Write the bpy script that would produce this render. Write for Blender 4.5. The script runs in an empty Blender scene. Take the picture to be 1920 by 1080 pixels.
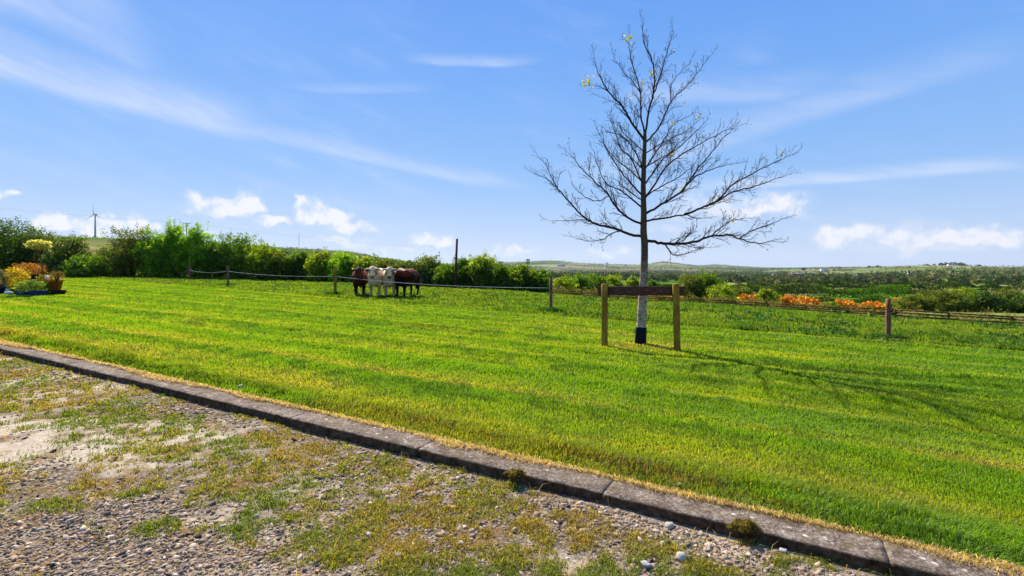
import bpy, math, random
import numpy as np
from mathutils import Vector
R = math.radians
scene = bpy.context.scene
COL = scene.collection
rng = np.random.default_rng(7)
random.seed(7)

# ------------------------------------------------------------------ camera, world, sun
FP = 950.0            # focal length in photo pixels (1920 wide)
CZ = 1.5              # eye height
cam_d = bpy.data.cameras.new('camera'); cam = bpy.data.objects.new('camera', cam_d); COL.objects.link(cam)
cam_d.sensor_width = 36; cam_d.lens = FP/1920*36; cam_d.shift_y = -40/1920
cam_d.clip_start = 0.05; cam_d.clip_end = 30000
cam.location = (0, 0, CZ); cam.rotation_euler = (R(90), 0, 0)
scene.camera = cam
SUN_EL, SUN_AZ = R(42), R(-29)        # azimuth from +Y towards +X
sd = Vector((math.sin(SUN_AZ)*math.cos(SUN_EL), math.cos(SUN_AZ)*math.cos(SUN_EL), math.sin(SUN_EL)))
sl = bpy.data.lights.new('sun', 'SUN'); sl.energy = 4.8; sl.angle = R(0.5); sl.color = (1.0, 0.91, 0.76)
so = bpy.data.objects.new('sun', sl); COL.objects.link(so)
so.rotation_euler = (-sd).to_track_quat('-Z', 'Y').to_euler(); so.location = (0, 0, 60)
scene.view_settings.view_transform = 'Standard'; scene.view_settings.look = 'None'
scene.view_settings.exposure = 0.95; scene.view_settings.gamma = 1.0
scene.render.engine = 'CYCLES'
scene.cycles.volume_bounces = 0
try: scene.cycles.transparent_max_bounces = 16
except Exception: pass

class NT:
    """small helper to write node maths"""
    def __init__(s, nt): s.nt = nt
    def n(s, t, **k):
        o = s.nt.nodes.new(t)
        for a, b in k.items(): setattr(o, a, b)
        return o
    def put(s, sock, v):
        if hasattr(v, 'is_output') or isinstance(v, bpy.types.NodeSocket): s.nt.links.new(v, sock)
        elif v is not None: sock.default_value = v
    def m(s, op, a, b=None, c=None, clamp=False):
        o = s.n('ShaderNodeMath', operation=op, use_clamp=clamp)
        s.put(o.inputs[0], a); s.put(o.inputs[1], b); s.put(o.inputs[2], c)
        return o.outputs[0]
    def mr(s, v, a, b, c=0.0, d=1.0, smooth=True):
        o = s.n('ShaderNodeMapRange'); o.interpolation_type = 'SMOOTHSTEP' if smooth else 'LINEAR'
        s.put(o.inputs[0], v); s.put(o.inputs[1], a); s.put(o.inputs[2], b); s.put(o.inputs[3], c); s.put(o.inputs[4], d)
        return o.outputs[0]
    def noise(s, vec, scale, detail=4, rough=.55, dist=0.0, out=0):
        o = s.n('ShaderNodeTexNoise'); s.put(o.inputs['Vector'], vec); o.inputs['Scale'].default_value = scale
        o.inputs['Detail'].default_value = detail; o.inputs['Roughness'].default_value = rough; o.inputs['Distortion'].default_value = dist
        return o.outputs[out]
    def mix(s, f, a, b, mode='MIX'):
        o = s.n('ShaderNodeMix', data_type='RGBA', blend_type=mode)
        s.put(o.inputs[0], f)
        s.put(o.inputs[6], a if not isinstance(a, tuple) else (*a[:3], 1)); s.put(o.inputs[7], b if not isinstance(b, tuple) else (*b[:3], 1))
        return o.outputs[2]
    def ramp(s, f, stops):
        o = s.n('ShaderNodeValToRGB'); cr = o.color_ramp
        while len(cr.elements) < len(stops): cr.elements.new(.5)
        for e, (p, c) in zip(cr.elements, stops): e.position = p; e.color = (*c, 1)
        s.put(o.inputs[0], f); return o.outputs[0]
    def comb(s, x, y, z):
        o = s.n('ShaderNodeCombineXYZ'); s.put(o.inputs[0], x); s.put(o.inputs[1], y); s.put(o.inputs[2], z); return o.outputs[0]

world = bpy.data.worlds.new('World'); scene.world = world; world.use_nodes = True
W = NT(world.node_tree); world.node_tree.nodes.clear()
def azel(px, py):
    a = math.atan((px-960)/FP); return a, math.atan((500-py)/FP*math.cos(a))
def build_world():
    tc = W.n('ShaderNodeTexCoord').outputs['Generated']
    sep = W.n('ShaderNodeSeparateXYZ'); W.put(sep.inputs[0], tc)
    x, y, z = sep.outputs
    az = W.m('ARCTAN2', x, y); el = W.m('ARCSINE', z)
    sky = W.n('ShaderNodeTexSky', sky_type='NISHITA'); sky.sun_disc = False
    sky.sun_elevation = SUN_EL; sky.sun_rotation = SUN_AZ % (2*math.pi)
    sky.air_density = 1.0; sky.dust_density = 0.6; sky.ozone_density = 2.4; sky.altitude = 100
    hs = W.n('ShaderNodeHueSaturation'); hs.inputs['Saturation'].default_value = 1.12; hs.inputs['Value'].default_value = 1.0
    W.put(hs.inputs['Color'], sky.outputs[0])
    col = W.mix(1.0, hs.outputs[0], (1.02, 0.98, 1.18), 'MULTIPLY')
    # even, pale lavender-blue air low over the horizon
    grad = W.ramp(W.mr(el, R(-3), R(42), 0, 1, False), [(0, (.62, .74, .93)), (.1, (.56, .70, .93)), (.28, (.3, .54, .94)), (.5, (.185, .43, .93)), (.75, (.12, .34, .9)), (1, (.095, .3, .87))])
    sc_ = W.n('ShaderNodeVectorMath', operation='SCALE'); W.put(sc_.inputs[0], grad); sc_.inputs[3].default_value = 6.0
    col = W.mix(.94, col, sc_.outputs[0])
    P = W.comb(az, el, 0.0)
    # ---- high thin cirrus
    wn = W.n('ShaderNodeTexNoise'); W.put(wn.inputs['Vector'], P); wn.inputs['Scale'].default_value = 2.2; wn.inputs['Detail'].default_value = 3
    wsep = W.n('ShaderNodeSeparateColor'); W.put(wsep.inputs[0], wn.outputs['Color'])
    wa = W.m('MULTIPLY', W.m('SUBTRACT', wsep.outputs[0], .5), .28)
    we = W.m('MULTIPLY', W.m('SUBTRACT', wsep.outputs[1], .5), .14)
    fib = W.noise(W.comb(W.m('ADD', W.m('MULTIPLY', az, 2.0), wa), W.m('ADD', W.m('ADD', W.m('MULTIPLY', el, 11.0), W.m('MULTIPLY', az, 3.4)), W.m('MULTIPLY', we, 3.0)), 0.0), 2.6, 8, .62)
    broad = W.noise(P, 2.6, 4, .5)
    alpha = W.m('MULTIPLY', W.mr(fib, .42, .8), W.mr(broad, .42, .7, 0, .3))
    def streak(pts, width, strength, alpha):
        """a soft band following a curve of (azimuth, elevation)"""
        ae = [azel(*p) for p in pts]
        a0, a1 = ae[0][0], ae[-1][0]; es = [e for _, e in ae]; e0, e1 = min(es)-.001, max(es)+.001
        fc = W.n('ShaderNodeFloatCurve'); c = fc.mapping.curves[0]
        while len(c.points) < len(ae): c.points.new(.5, .5)
        for p, (a, e) in zip(c.points, ae): p.location = ((a-a0)/(a1-a0), (e-e0)/(e1-e0))
        fc.mapping.update()
        u = W.mr(az, a0, a1, 0, 1, False); W.put(fc.inputs[1], u)
        ec = W.m('MULTIPLY_ADD', fc.outputs[0], e1-e0, e0)
        dd = W.m('SUBTRACT', W.m('ADD', el, W.m('MULTIPLY', we, .18)), ec)
        up = W.mr(dd, 0, width*1.0, 1, 0); dn = W.mr(dd, 0, -width*.42, 1, 0)
        s_ = W.m('MINIMUM', up, dn)
        ends = W.m('MULTIPLY', W.mr(az, a0-.12, a0+.02), W.mr(az, a1+.02, a1-.12))
        f = W.m('MULTIPLY', W.m('MULTIPLY', W.m('POWER', s_, 1.3), ends), W.mr(fib, .3, .7, .38*strength, strength))
        return W.m('MAXIMUM', alpha, f)
    alpha = streak([(-260, 60), (0, 122), (150, 165), (300, 200), (420, 232), (520, 256)], R(4.4), .66, alpha)
    alpha = streak([(240, 190), (420, 232), (600, 278), (800, 322), (1000, 352)], R(2.2), .4, alpha)
    alpha = streak([(-260, -60), (0, -20), (160, 40), (270, 130), (330, 190)], R(7.5), .45, alpha)
    alpha = streak([(1120, 330), (1300, 280), (1500, 215), (1700, 160), (1960, 90)], R(3.6), .3, alpha)
    alpha = streak([(1250, 352), (1500, 340), (1700, 326), (1980, 316)], R(1.6), .55, alpha)
    alpha = streak([(1240, 180), (1340, 178), (1480, 172), (1600, 150)], R(3.0), .36, alpha)
    alpha = streak([(840, 119), (880, 118), (960, 119), (1030, 112)], R(1.3), .45, alpha)
    alpha = streak([(620, 172), (700, 172), (780, 170), (830, 165)], R(1.2), .3, alpha)
    col = W.mix(W.m('MULTIPLY', alpha, .92), col, (5.3, 5.5, 6.3))
    # ---- low fair-weather cumulus
    n1 = W.noise(tc, 26, 5, .6); n2 = W.noise(tc, 8, 3, .5)
    dens = None
    blobs = [(405, 388, 58, 17, 1), (455, 385, 42, 15, 1), (500, 412, 40, 10, .9), (578, 392, 26, 14, 1), (610, 408, 52, 16, 1), (668, 428, 55, 10, .8), (640, 452, 60, 8, .6),
             (88, 422, 38, 15, 1), (190, 430, 70, 18, .95), (262, 425, 32, 16, 1), (8, 366, 22, 9, .9), (218, 404, 10, 5, .8), (810, 452, 40, 10, .85),
             (745, 470, 45, 8, .6), (955, 470, 45, 8, .8), (1140, 474, 40, 7, .7), (1325, 396, 95, 26, .62), (1450, 385, 70, 22, .9), (1290, 425, 80, 14, .5),
             (1585, 442, 62, 20, .9), (1700, 448, 75, 22, .85), (1820, 440, 70, 18, .9), (1890, 448, 60, 18, .85), (1640, 430, 18, 8, .6), (2050, 430, 90, 22, .9),
             (-90, 420, 60, 18, .9), (-230, 400, 80, 22, .9), (2250, 440, 90, 20, .9), (360, 440, 60, 8, .5), (1750, 466, 170, 10, .5)]
    wz = W.n('ShaderNodeTexNoise'); W.put(wz.inputs['Vector'], tc); wz.inputs['Scale'].default_value = 30; wz.inputs['Detail'].default_value = 5
    ws = W.n('ShaderNodeSeparateColor'); W.put(ws.inputs[0], wz.outputs['Color'])
    az2 = W.m('ADD', az, W.m('MULTIPLY', W.m('SUBTRACT', ws.outputs[0], .5), .085))
    el2 = W.m('ADD', el, W.m('MULTIPLY', W.m('SUBTRACT', ws.outputs[1], .5), .05))
    for (px, py, w, h, s_) in blobs:
        a, e = azel(px, py); k = math.cos(a)**2
        da = W.m('MULTIPLY', W.m('SUBTRACT', az2, a), FP/(w*k)); de = W.m('SUBTRACT', el2, e)
        de = W.m('MULTIPLY', de, FP/(h*1.22*math.cos(a)))
        de = W.m('MAXIMUM', de, W.m('MULTIPLY', de, -1.25))
        rr = W.m('SQRT', W.m('ADD', W.m('MULTIPLY', da, da), W.m('MULTIPLY', de, de)))
        f = W.m('MULTIPLY', W.mr(rr, 1.6, .5), s_)
        dens = f if dens is None else W.m('MAXIMUM', dens, f)
    dens = W.m('MULTIPLY', dens, W.mr(n1, .28, .62, .42, 1.1))
    top = W.mr(dens, .3, .9)
    ccol = W.mix(top, (4.7, 5.05, 5.9), (5.8, 5.8, 6.1))
    col = W.mix(W.mr(dens, .04, .95, 0, .9), col, ccol)
    bg = W.n('ShaderNodeBackground'); W.put(bg.inputs[0], col); bg.inputs[1].default_value = 0.085
    out = W.n('ShaderNodeOutputWorld'); world.node_tree.links.new(bg.outputs[0], out.inputs[0])
build_world()

# ------------------------------------------------------------------ helpers
def tag(o, label=None, cat=None, group=None, kind=None):
    if label: o['label'] = label
    if cat: o['category'] = cat
    if group: o['group'] = group
    if kind: o['kind'] = kind
    return o
def empty(name, loc, label, cat, group=None, rz=0):
    o = bpy.data.objects.new(name, None); COL.objects.link(o); o.location = loc; o.rotation_euler = (0, 0, rz); o.empty_display_size = .2
    return tag(o, label, cat, group)
def mesh_obj(name, V, F=None, nper=None, mat=None, parent=None, col=None, smooth=False, loc=None, polys=None):
    """V (n,3); F flat vertex index array with constant nper, or polys = (loops, sizes)"""
    V = np.asarray(V, dtype=np.float64)
    if loc is not None: V = V-np.asarray(loc)
    me = bpy.data.meshes.new(name)
    if polys is None:
        loops = np.asarray(F, dtype=np.int32).ravel(); sizes = np.full(len(loops)//nper, nper, dtype=np.int32)
    else: loops, sizes = np.asarray(polys[0], dtype=np.int32), np.asarray(polys[1], dtype=np.int32)
    me.vertices.add(len(V)); me.vertices.foreach_set('co', V.astype(np.float32).ravel())
    me.loops.add(len(loops)); me.loops.foreach_set('vertex_index', loops)
    me.polygons.add(len(sizes)); st = np.zeros(len(sizes), dtype=np.int32); st[1:] = np.cumsum(sizes)[:-1]
    me.polygons.foreach_set('loop_start', st); me.polygons.foreach_set('loop_total', sizes)
    if smooth: me.polygons.foreach_set('use_smooth', np.ones(len(sizes), dtype=bool))
    me.update(calc_edges=True); me.validate()
    if col is not None:
        c = np.ones((len(V), 4), dtype=np.float32); c[:, :3] = col
        a = me.color_attributes.new('Col', 'FLOAT_COLOR', 'POINT'); a.data.foreach_set('color', c.ravel())
    if mat: me.materials.append(mat)
    o = bpy.data.objects.new(name, me); COL.objects.link(o)
    if loc is not None: o.location = loc
    if parent: o.parent = parent
    return o
class MB:
    """collects simple shapes into one mesh"""
    def __init__(s): s.v = []; s.f = []; s.c = []; s.n = 0
    def add(s, V, F, c=(1, 1, 1)):
        V = np.asarray(V, float); s.v.append(V); s.f += [tuple(i+s.n for i in f) for f in F]; s.n += len(V)
        s.c.append(np.tile(np.asarray(c, float), (len(V), 1)) if np.ndim(c) == 1 else np.asarray(c, float))
    def box(s, lo, hi, bev=0.0, c=(1, 1, 1), M=None):
        x0, y0, z0 = lo; x1, y1, z1 = hi; b = min(bev, (x1-x0)*.45, (y1-y0)*.45, (z1-z0)*.45)
        if b <= 0:
            V = [(x, y, z) for z in (z0, z1) for x, y in ((x0, y0), (x1, y0), (x1, y1), (x0, y1))]
            F = [(0, 3, 2, 1), (4, 5, 6, 7), (0, 1, 5, 4), (1, 2, 6, 5), (2, 3, 7, 6), (3, 0, 4, 7)]
        else:
            ring = lambda x0, y0, x1, y1, b, z: [(x0+b, y0, z), (x1-b, y0, z), (x1, y0+b, z), (x1, y1-b, z), (x1-b, y1, z), (x0+b, y1, z), (x0, y1-b, z), (x0, y0+b, z)]
            V = ring(x0+b, y0+b, x1-b, y1-b, b*.3, z0)+ring(x0, y0, x1, y1, b, z0+b)+ring(x0, y0, x1, y1, b, z1-b)+ring(x0+b, y0+b, x1-b, y1-b, b*.3, z1)
            F = [tuple(range(7, -1, -1)), tuple(range(24, 32))]
            for k in range(3):
                for i in range(8): F.append((k*8+i, k*8+(i+1) % 8, k*8+8+(i+1) % 8, k*8+8+i))
        V = np.array(V, float)
        if M is not None: V = M(V)
        s.add(V, F, c)
    def tube(s, pts, rad, seg=8, c=(1, 1, 1), caps=True, ell=None):
        pts = [np.asarray(p, float) for p in pts]; n = len(pts); V = []; F = []
        prev = None
        for i, p in enumerate(pts):
            d = pts[min(i+1, n-1)]-pts[max(i-1, 0)]; d = d/(np.linalg.norm(d)+1e-9)
            if prev is None:
                a = np.array((0, 0, 1.)) if abs(d[2]) < .9 else np.array((0, 1., 0)); u = np.cross(d, a)
            else: u = prev-d*np.dot(prev, d)
            u /= np.linalg.norm(u)+1e-9; w = np.cross(d, u); prev = u
            r = rad[i] if isinstance(rad, (list, tuple, np.ndarray)) else rad
            ru, rw = (r if isinstance(r, (tuple, list)) else (r, r))
            for k in range(seg):
                t = 2*math.pi*k/seg; V.append(p+u*math.cos(t)*ru+w*math.sin(t)*rw)
        for i in range(n-1):
            for k in range(seg): F.append((i*seg+k, i*seg+(k+1) % seg, (i+1)*seg+(k+1) % seg, (i+1)*seg+k))
        if caps: F.append(tuple(range(seg-1, -1, -1))); F.append(tuple((n-1)*seg+k for k in range(seg)))
        s.add(V, F, c)
    def ico(s, c0, r, c=(1, 1, 1), jit=0.0, n=(7, 10)):
        V = [(0, 0, 1)]; F = []; a, b = n
        for i in range(1, a):
            for k in range(b): th = math.pi*i/a; ph = 2*math.pi*k/b; V.append((math.sin(th)*math.cos(ph), math.sin(th)*math.sin(ph), math.cos(th)))
        V.append((0, 0, -1)); L = len(V)-1
        for k in range(b): F.append((0, 1+k, 1+(k+1) % b)); F.append((L, 1+(a-2)*b+(k+1) % b, 1+(a-2)*b+k))
        for i in range(a-2):
            for k in range(b): F.append((1+i*b+k, 1+(i+1)*b+k, 1+(i+1)*b+(k+1) % b, 1+i*b+(k+1) % b))
        V = np.array(V); 
        if jit: V = V*(1+(rng.random((len(V), 1))-.5)*jit)
        s.add(V*np.asarray(r)+np.asarray(c0), F, c)
    def build(s, name, mat, parent=None, smooth=False, loc=None, col=True):
        V = np.concatenate(s.v); C = np.concatenate(s.c)
        return mesh_obj(name, V, mat=mat, parent=parent, smooth=smooth, loc=loc, col=C if col else None,
                        polys=(np.concatenate([np.array(f) for f in s.f]), [len(f) for f in s.f]))
# value noise
_perm = np.random.default_rng(3).random((256, 256))
def vnoise(x, y):
    xi = np.floor(x).astype(int); yi = np.floor(y).astype(int); fx = x-xi; fy = y-yi
    fx = fx*fx*(3-2*fx); fy = fy*fy*(3-2*fy)
    g = lambda i, j: _perm[i % 256, j % 256]
    return (g(xi, yi)*(1-fx)+g(xi+1, yi)*fx)*(1-fy)+(g(xi, yi+1)*(1-fx)+g(xi+1, yi+1)*fx)*fy
def fbm(x, y, o=4, ox=0):
    v = 0; a = .5; t = 0
    for i in range(o): v = v+a*vnoise(x*2**i+17.3*i+ox, y*2**i+9.1*i-ox); t += a; a *= .5
    return v/t
sst = lambda a, b, v: (lambda t: t*t*(3-2*t))(np.clip((v-a)/(b-a), 0, 1))

# ------------------------------------------------------------------ terrain
_rows = np.array([40, 60, 120, 250, 500, 1000, 1600, 2500, 3500, 5000, 8000.])
_tab = {
 -1500: [503, 503, 498, 490, 475, 455, 445, 452, 460, 470, 490],
 0:    [506, 504, 498, 489, 471, 452, 441, 450, 460, 470, 490],
 200:  [508, 506, 499, 490, 474, 458, 446, 452, 462, 472, 490],
 450:  [510, 508, 502, 494, 483, 469, 459, 464, 472, 480, 492],
 560:  [512, 510, 504, 496, 487, 475, 465.5, 470, 476, 484, 494],
 650:  [514, 512, 506, 499, 491, 480, 470, 474, 480, 488, 496],
 720:  [516, 514, 509, 503, 496, 490, 483, 487, 489, 492, 498],
 800:  [520, 517, 513, 508, 503, 499, 495, 495, 495, 495, 499],
 900:  [525, 522, 518, 514, 511, 508, 506, 503, 498, 493, 499],
 960:  [540, 530, 524, 519, 515, 512, 509, 506, 500, 491, 499],
 1040: [562, 553, 545, 536, 527, 519, 515, 510, 501, 488, 500],
 1100: [567, 558, 549, 538, 528, 519, 515, 510, 503, 494, 500],
 1200: [570, 562, 552, 541, 530, 520, 515, 510, 503, 497, 500],
 1245: [572, 563, 553, 541, 530, 520, 515, 510, 501, 491, 500],
 1310: [574, 566, 554, 542, 531, 521, 516, 510, 503, 498, 501],
 1340: [575, 567, 555, 542, 531, 521, 516, 510, 503, 496, 501],
 1400: [577, 570, 557, 544, 533, 522, 516, 511, 504, 500, 502],
 1440: [579, 573, 559, 546, 534, 522, 516, 511, 505, 503, 503],
 1600: [586, 578, 562, 548, 535, 523, 514, 503.5, 501, 503, 504],
 1750: [593, 583, 565, 549, 536, 522, 508, 497.5, 501, 504, 505],
 1920: [600, 588, 568, 551, 537, 522, 510, 501, 503, 505, 505],
 3400: [608, 594, 570, 552, 538, 522, 511, 503, 504, 505, 505]}
_az = np.array([math.atan((p-960)/FP) for p in _tab]); _Z = []
for p, a in zip(_tab, _az):
    dep = _rows*math.cos(a); _Z.append(CZ-(np.array(_tab[p])-500)/FP*dep)
_Z = np.array(_Z)
def Pz(x, y): return -.02*np.clip(x, -60, 60)+.005*np.clip(y, -30, 60)
def brow_q(x, y):   # metres beyond the brow of the meadow
    return ((x-2.2)*.906+(y-26.2))/1.349
def hedge_q(x, y):
    return (y-np.interp(x, [-40, -33, -22.5, -13.7, -3.5, 2.1, 8], [36.5, 36.5, 37.5, 36, 30.5, 28.5, 27]))/1.05
def T(x, y):
    x = np.asarray(x, float); y = np.asarray(y, float)
    r = np.hypot(x, y); a = np.clip(np.arctan2(x, y), _az[0], _az[-1])
    lr = np.log(np.clip(r, _rows[0], _rows[-1])); LR = np.log(_rows)
    i = np.clip(np.searchsorted(LR, lr)-1, 0, len(LR)-2); j = np.clip(np.searchsorted(_az, a)-1, 0, len(_az)-2)
    fi = (lr-LR[i])/(LR[i+1]-LR[i]); fj = (a-_az[j])/(_az[j+1]-_az[j]); fj = fj*.5+.5*fj*fj*(3-2*fj)
    F = (_Z[j, i]*(1-fi)+_Z[j, i+1]*fi)*(1-fj)+(_Z[j+1, i]*(1-fi)+_Z[j+1, i+1]*fi)*fj
    F = F+(fbm(x/260, y/260, 3)-.5)*sst(150, 900, r)*6*np.clip(r/2500, .2, 1.2)
    q = brow_q(x, y); hq = hedge_q(x, y)
    Q = np.where(x > 0, q, np.minimum(hq, q+6))
    P = Pz(x, y)-.62*sst(-.3, 1.8, q)*sst(-1, 3.5, x)
    P = P+(fbm(x*.35, y*.35, 3)-.5)*.10*sst(.5, 4, mow_m(x, y))
    w = sst(1.5, 26, Q)
    return P*(1-w)+F*w
def mow_m(x, y): return (y+.64*x-15.9)*.842    # metres beyond the mown edge
def kerb_s(x, y): return .475*x+.88*y-3.194     # metres beyond the kerb's front edge
TD = np.array((.88, -.475)); ND = np.array((.475, .88))
ORG = ND*3.194
def st(s, t): return ORG[0]+ND[0]*s+TD[0]*t, ORG[1]+ND[1]*s+TD[1]*t
KERB_W = .27; DROP = .058
def Tg(x, y):   # gravel side
    return Pz(x, y)-DROP+(fbm(x*1.3, y*1.3, 3)-.5)*.05
def ray(px, py, d): return np.array(((px-960)/FP*d, d, CZ-(py-500)/FP*d))
def gdist(px, py):   # distance of the garden ground seen at a point of the picture
    u = (px-960)/FP; return CZ/((py-500)/FP+(-.02*u+.005))

# ------------------------------------------------------------------ materials
def new_mat(name):
    m = bpy.data.materials.new(name); m.use_nodes = True; m.node_tree.nodes.clear(); N = NT(m.node_tree)
    out = N.n('ShaderNodeOutputMaterial'); return m, N, out
def foliage_mat(name, trans=.45, gloss=.06, sat=1.0):
    m, N, out = new_mat(name)
    a = N.n('ShaderNodeAttribute', attribute_name='Col').outputs['Color']
    d = N.n('ShaderNodeBsdfDiffuse'); N.put(d.inputs[0], a)
    t = N.n('ShaderNodeBsdfTranslucent'); N.put(t.inputs[0], N.mix(1.0, a, (1.35, 1.25, .4), 'MULTIPLY'))
    g = N.n('ShaderNodeBsdfGlossy'); g.inputs['Roughness'].default_value = .45; g.inputs[0].default_value = (.8, .85, .8, 1)
    x = N.n('ShaderNodeMixShader'); x.inputs[0].default_value = trans; N.put(x.inputs[1], d.outputs[0]); N.put(x.inputs[2], t.outputs[0])
    y = N.n('ShaderNodeMixShader'); y.inputs[0].default_value = gloss; N.put(y.inputs[1], x.outputs[0]); N.put(y.inputs[2], g.outputs[0])
    m.node_tree.links.new(y.outputs[0], out.inputs[0]); return m
def princ(name, colf, rough=.8, bump=None, spec=.06):
    m, N, out = new_mat(name)
    b = N.n('ShaderNodeBsdfPrincipled'); b.inputs['Roughness'].default_value = rough; b.inputs['Specular IOR Level'].default_value = spec
    c = colf(N) if callable(colf) else (*colf, 1)
    N.put(b.inputs['Base Color'], c)
    if bump:
        h, s, dist = bump(N); bp = N.n('ShaderNodeBump'); N.put(bp.inputs['Height'], h); bp.inputs['Strength'].default_value = s; bp.inputs['Distance'].default_value = dist
        N.put(b.inputs['Normal'], bp.outputs[0])
    m.node_tree.links.new(b.outputs[0], out.inputs[0]); return m
def gpos(N): return N.n('ShaderNodeNewGeometry').outputs['Position']
def opos(N): return N.n('ShaderNodeTexCoord').outputs['Object']
def vcol(N): return N.n('ShaderNodeAttribute', attribute_name='Col').outputs['Color']
M_grass = foliage_mat('grass_blades', .55, .012)
M_leaf = foliage_mat('leaves', .6, .02)
M_far = foliage_mat('far_foliage', .2, .0)
M_petal = foliage_mat('blossom', .3, .0)
def soilc(N):
    p = gpos(N); n = N.noise(p, 9, 6, .65); n2 = N.noise(p, 60, 4, .6)
    return N.mix(n2, N.ramp(n, [(.3, (.03, .05, .008)), (.55, (.07, .12, .014)), (.75, (.13, .15, .03))]), (.1, .12, .02))
M_turf = princ('turf_soil', soilc, .95, lambda N: (N.noise(gpos(N), 70, 4, .7), .8, .02), 0)
M_field = princ('field_grass', lambda N: N.mix(.5, N.mix(1.0, vcol(N), (.6, .62, .55), 'MULTIPLY'), N.mix(1.0, vcol(N), N.ramp(N.noise(gpos(N), .35, 8, .7), [(.3, (.35, .38, .33)), (.7, (1.0, .95, .85))]), 'MULTIPLY')), .95, None, 0)
def gravc(N):
    p = gpos(N)
    v = N.n('ShaderNodeTexVoronoi'); N.put(v.inputs['Vector'], p); v.inputs['Scale'].default_value = 75
    sc = N.n('ShaderNodeSeparateColor'); N.put(sc.inputs[0], v.outputs['Color'])
    st_ = N.ramp(sc.outputs[0], [(0, (.08, .055, .035)), (.45, (.2, .145, .095)), (.8, (.34, .26, .18)), (1, (.5, .41, .31))])
    dust = N.ramp(N.noise(p, 30, 6, .7), [(.3, (.44, .34, .22)), (.7, (.78, .66, .5))])
    sep = N.n('ShaderNodeSeparateXYZ'); N.put(sep.inputs[0], p)
    dx = N.m('DIVIDE', N.m('ADD', N.m('MULTIPLY', N.m('ADD', sep.outputs[0], 3.9), .8), N.m('MULTIPLY', N.m('SUBTRACT', sep.outputs[1], 4.2), .3)), 1.3); dy = N.m('DIVIDE', N.m('SUBTRACT', sep.outputs[1], 4.25), .65)
    far = N.mr(N.m('ADD', N.m('MULTIPLY', dx, dx), N.m('MULTIPLY', dy, dy)), 1.6, .1)
    f = N.mr(N.m('ADD', N.noise(p, 1.1, 5, .6), N.m('MULTIPLY', far, .3)), .47, .66, 0, .95)
    base = N.mix(f, st_, dust)
    org = N.mr(N.noise(p, 2.3, 6, .65), .47, .62, 0, .85)
    return N.mix(org, base, N.ramp(N.noise(p, 40, 4, .6), [(.35, (.12, .06, .02)), (.65, (.36, .22, .08))]))
M_gravel = princ('gravel_ground', gravc, .95, lambda N: (N.m('ADD', N.noise(gpos(N), 90, 4, .7), N.m('MULTIPLY', N.noise(gpos(N), 14, 3, .5), 1.5)), 1.0, .02))
M_stone = princ('stone_chips', lambda N: N.mix(N.mr(N.noise(gpos(N), 120, 3, .6), .3, .7, 0, .35), vcol(N), (.3, .26, .22)), .8, lambda N: (N.noise(gpos(N), 150, 4, .6), .5, .004))
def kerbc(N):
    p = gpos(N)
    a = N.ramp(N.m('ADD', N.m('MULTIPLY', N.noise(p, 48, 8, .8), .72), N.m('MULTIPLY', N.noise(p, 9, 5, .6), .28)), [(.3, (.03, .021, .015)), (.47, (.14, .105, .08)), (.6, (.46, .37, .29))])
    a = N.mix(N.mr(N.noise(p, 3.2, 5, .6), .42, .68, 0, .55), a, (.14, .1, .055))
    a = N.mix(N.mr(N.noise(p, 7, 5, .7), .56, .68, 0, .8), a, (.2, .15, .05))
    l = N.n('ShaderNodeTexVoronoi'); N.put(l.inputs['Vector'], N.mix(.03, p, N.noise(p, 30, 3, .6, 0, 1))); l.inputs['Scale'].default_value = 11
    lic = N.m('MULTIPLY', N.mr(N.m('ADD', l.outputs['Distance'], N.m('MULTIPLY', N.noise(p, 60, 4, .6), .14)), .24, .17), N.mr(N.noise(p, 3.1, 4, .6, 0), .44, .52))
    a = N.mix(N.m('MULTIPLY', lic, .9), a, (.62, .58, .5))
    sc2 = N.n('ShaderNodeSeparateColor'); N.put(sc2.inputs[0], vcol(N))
    face = N.ramp(N.noise(p, 18, 6, .7), [(.35, (.03, .016, .008)), (.55, (.11, .065, .035)), (.75, (.22, .16, .1))])  # front face's shade put into the colour, along with soil-stain brown
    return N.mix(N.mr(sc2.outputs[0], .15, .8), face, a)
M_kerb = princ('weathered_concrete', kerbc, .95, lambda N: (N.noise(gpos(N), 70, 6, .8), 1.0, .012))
def woodc(a, b, sc=1.0):
    def f(N):
        p = N.n('ShaderNodeMapping'); N.put(p.inputs['Vector'], opos(N)); p.inputs['Scale'].default_value = (30*sc, 30*sc, 2.2*sc)
        n = N.noise(p.outputs[0], 1.2, 6, .65)
        k = N.mr(N.noise(opos(N), 5, 4, .6), .4, .7, 0, .5)
        return N.mix(k, N.ramp(n, [(.3, a), (.7, b)]), tuple(v*.55 for v in a))
    return f
wb = lambda N: (N.noise(opos(N), 40, 5, .7), .5, .008)
M_post = princ('round_post_wood', woodc((.2, .1, .014), (.44, .26, .04)), .85, wb)
M_oldpost = princ('old_red_post_wood', woodc((.1, .03, .018), (.4, .19, .12)), .85, wb)
def boardc(N):
    p = N.n('ShaderNodeMapping'); N.put(p.inputs['Vector'], opos(N)); p.inputs['Scale'].default_value = (2, 20, 34)
    return N.ramp(N.noise(p.outputs[0], 1.4, 6, .65), [(.3, (.045, .018, .012)), (.6, (.14, .06, .04)), (.8, (.3, .18, .12))])
M_board = princ('crossbar_wood', boardc, .8, wb)
def railc(N):
    p = N.n('ShaderNodeMapping'); N.put(p.inputs['Vector'], opos(N)); p.inputs['Scale'].default_value = (2, 2, 30)
    return N.ramp(N.noise(p.outputs[0], 1.4, 6, .65), [(.3, (.06, .035, .012)), (.55, (.16, .1, .04)), (.8, (.36, .25, .12))])
M_rail = princ('weathered_rail_wood', railc, .85, wb)
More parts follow.
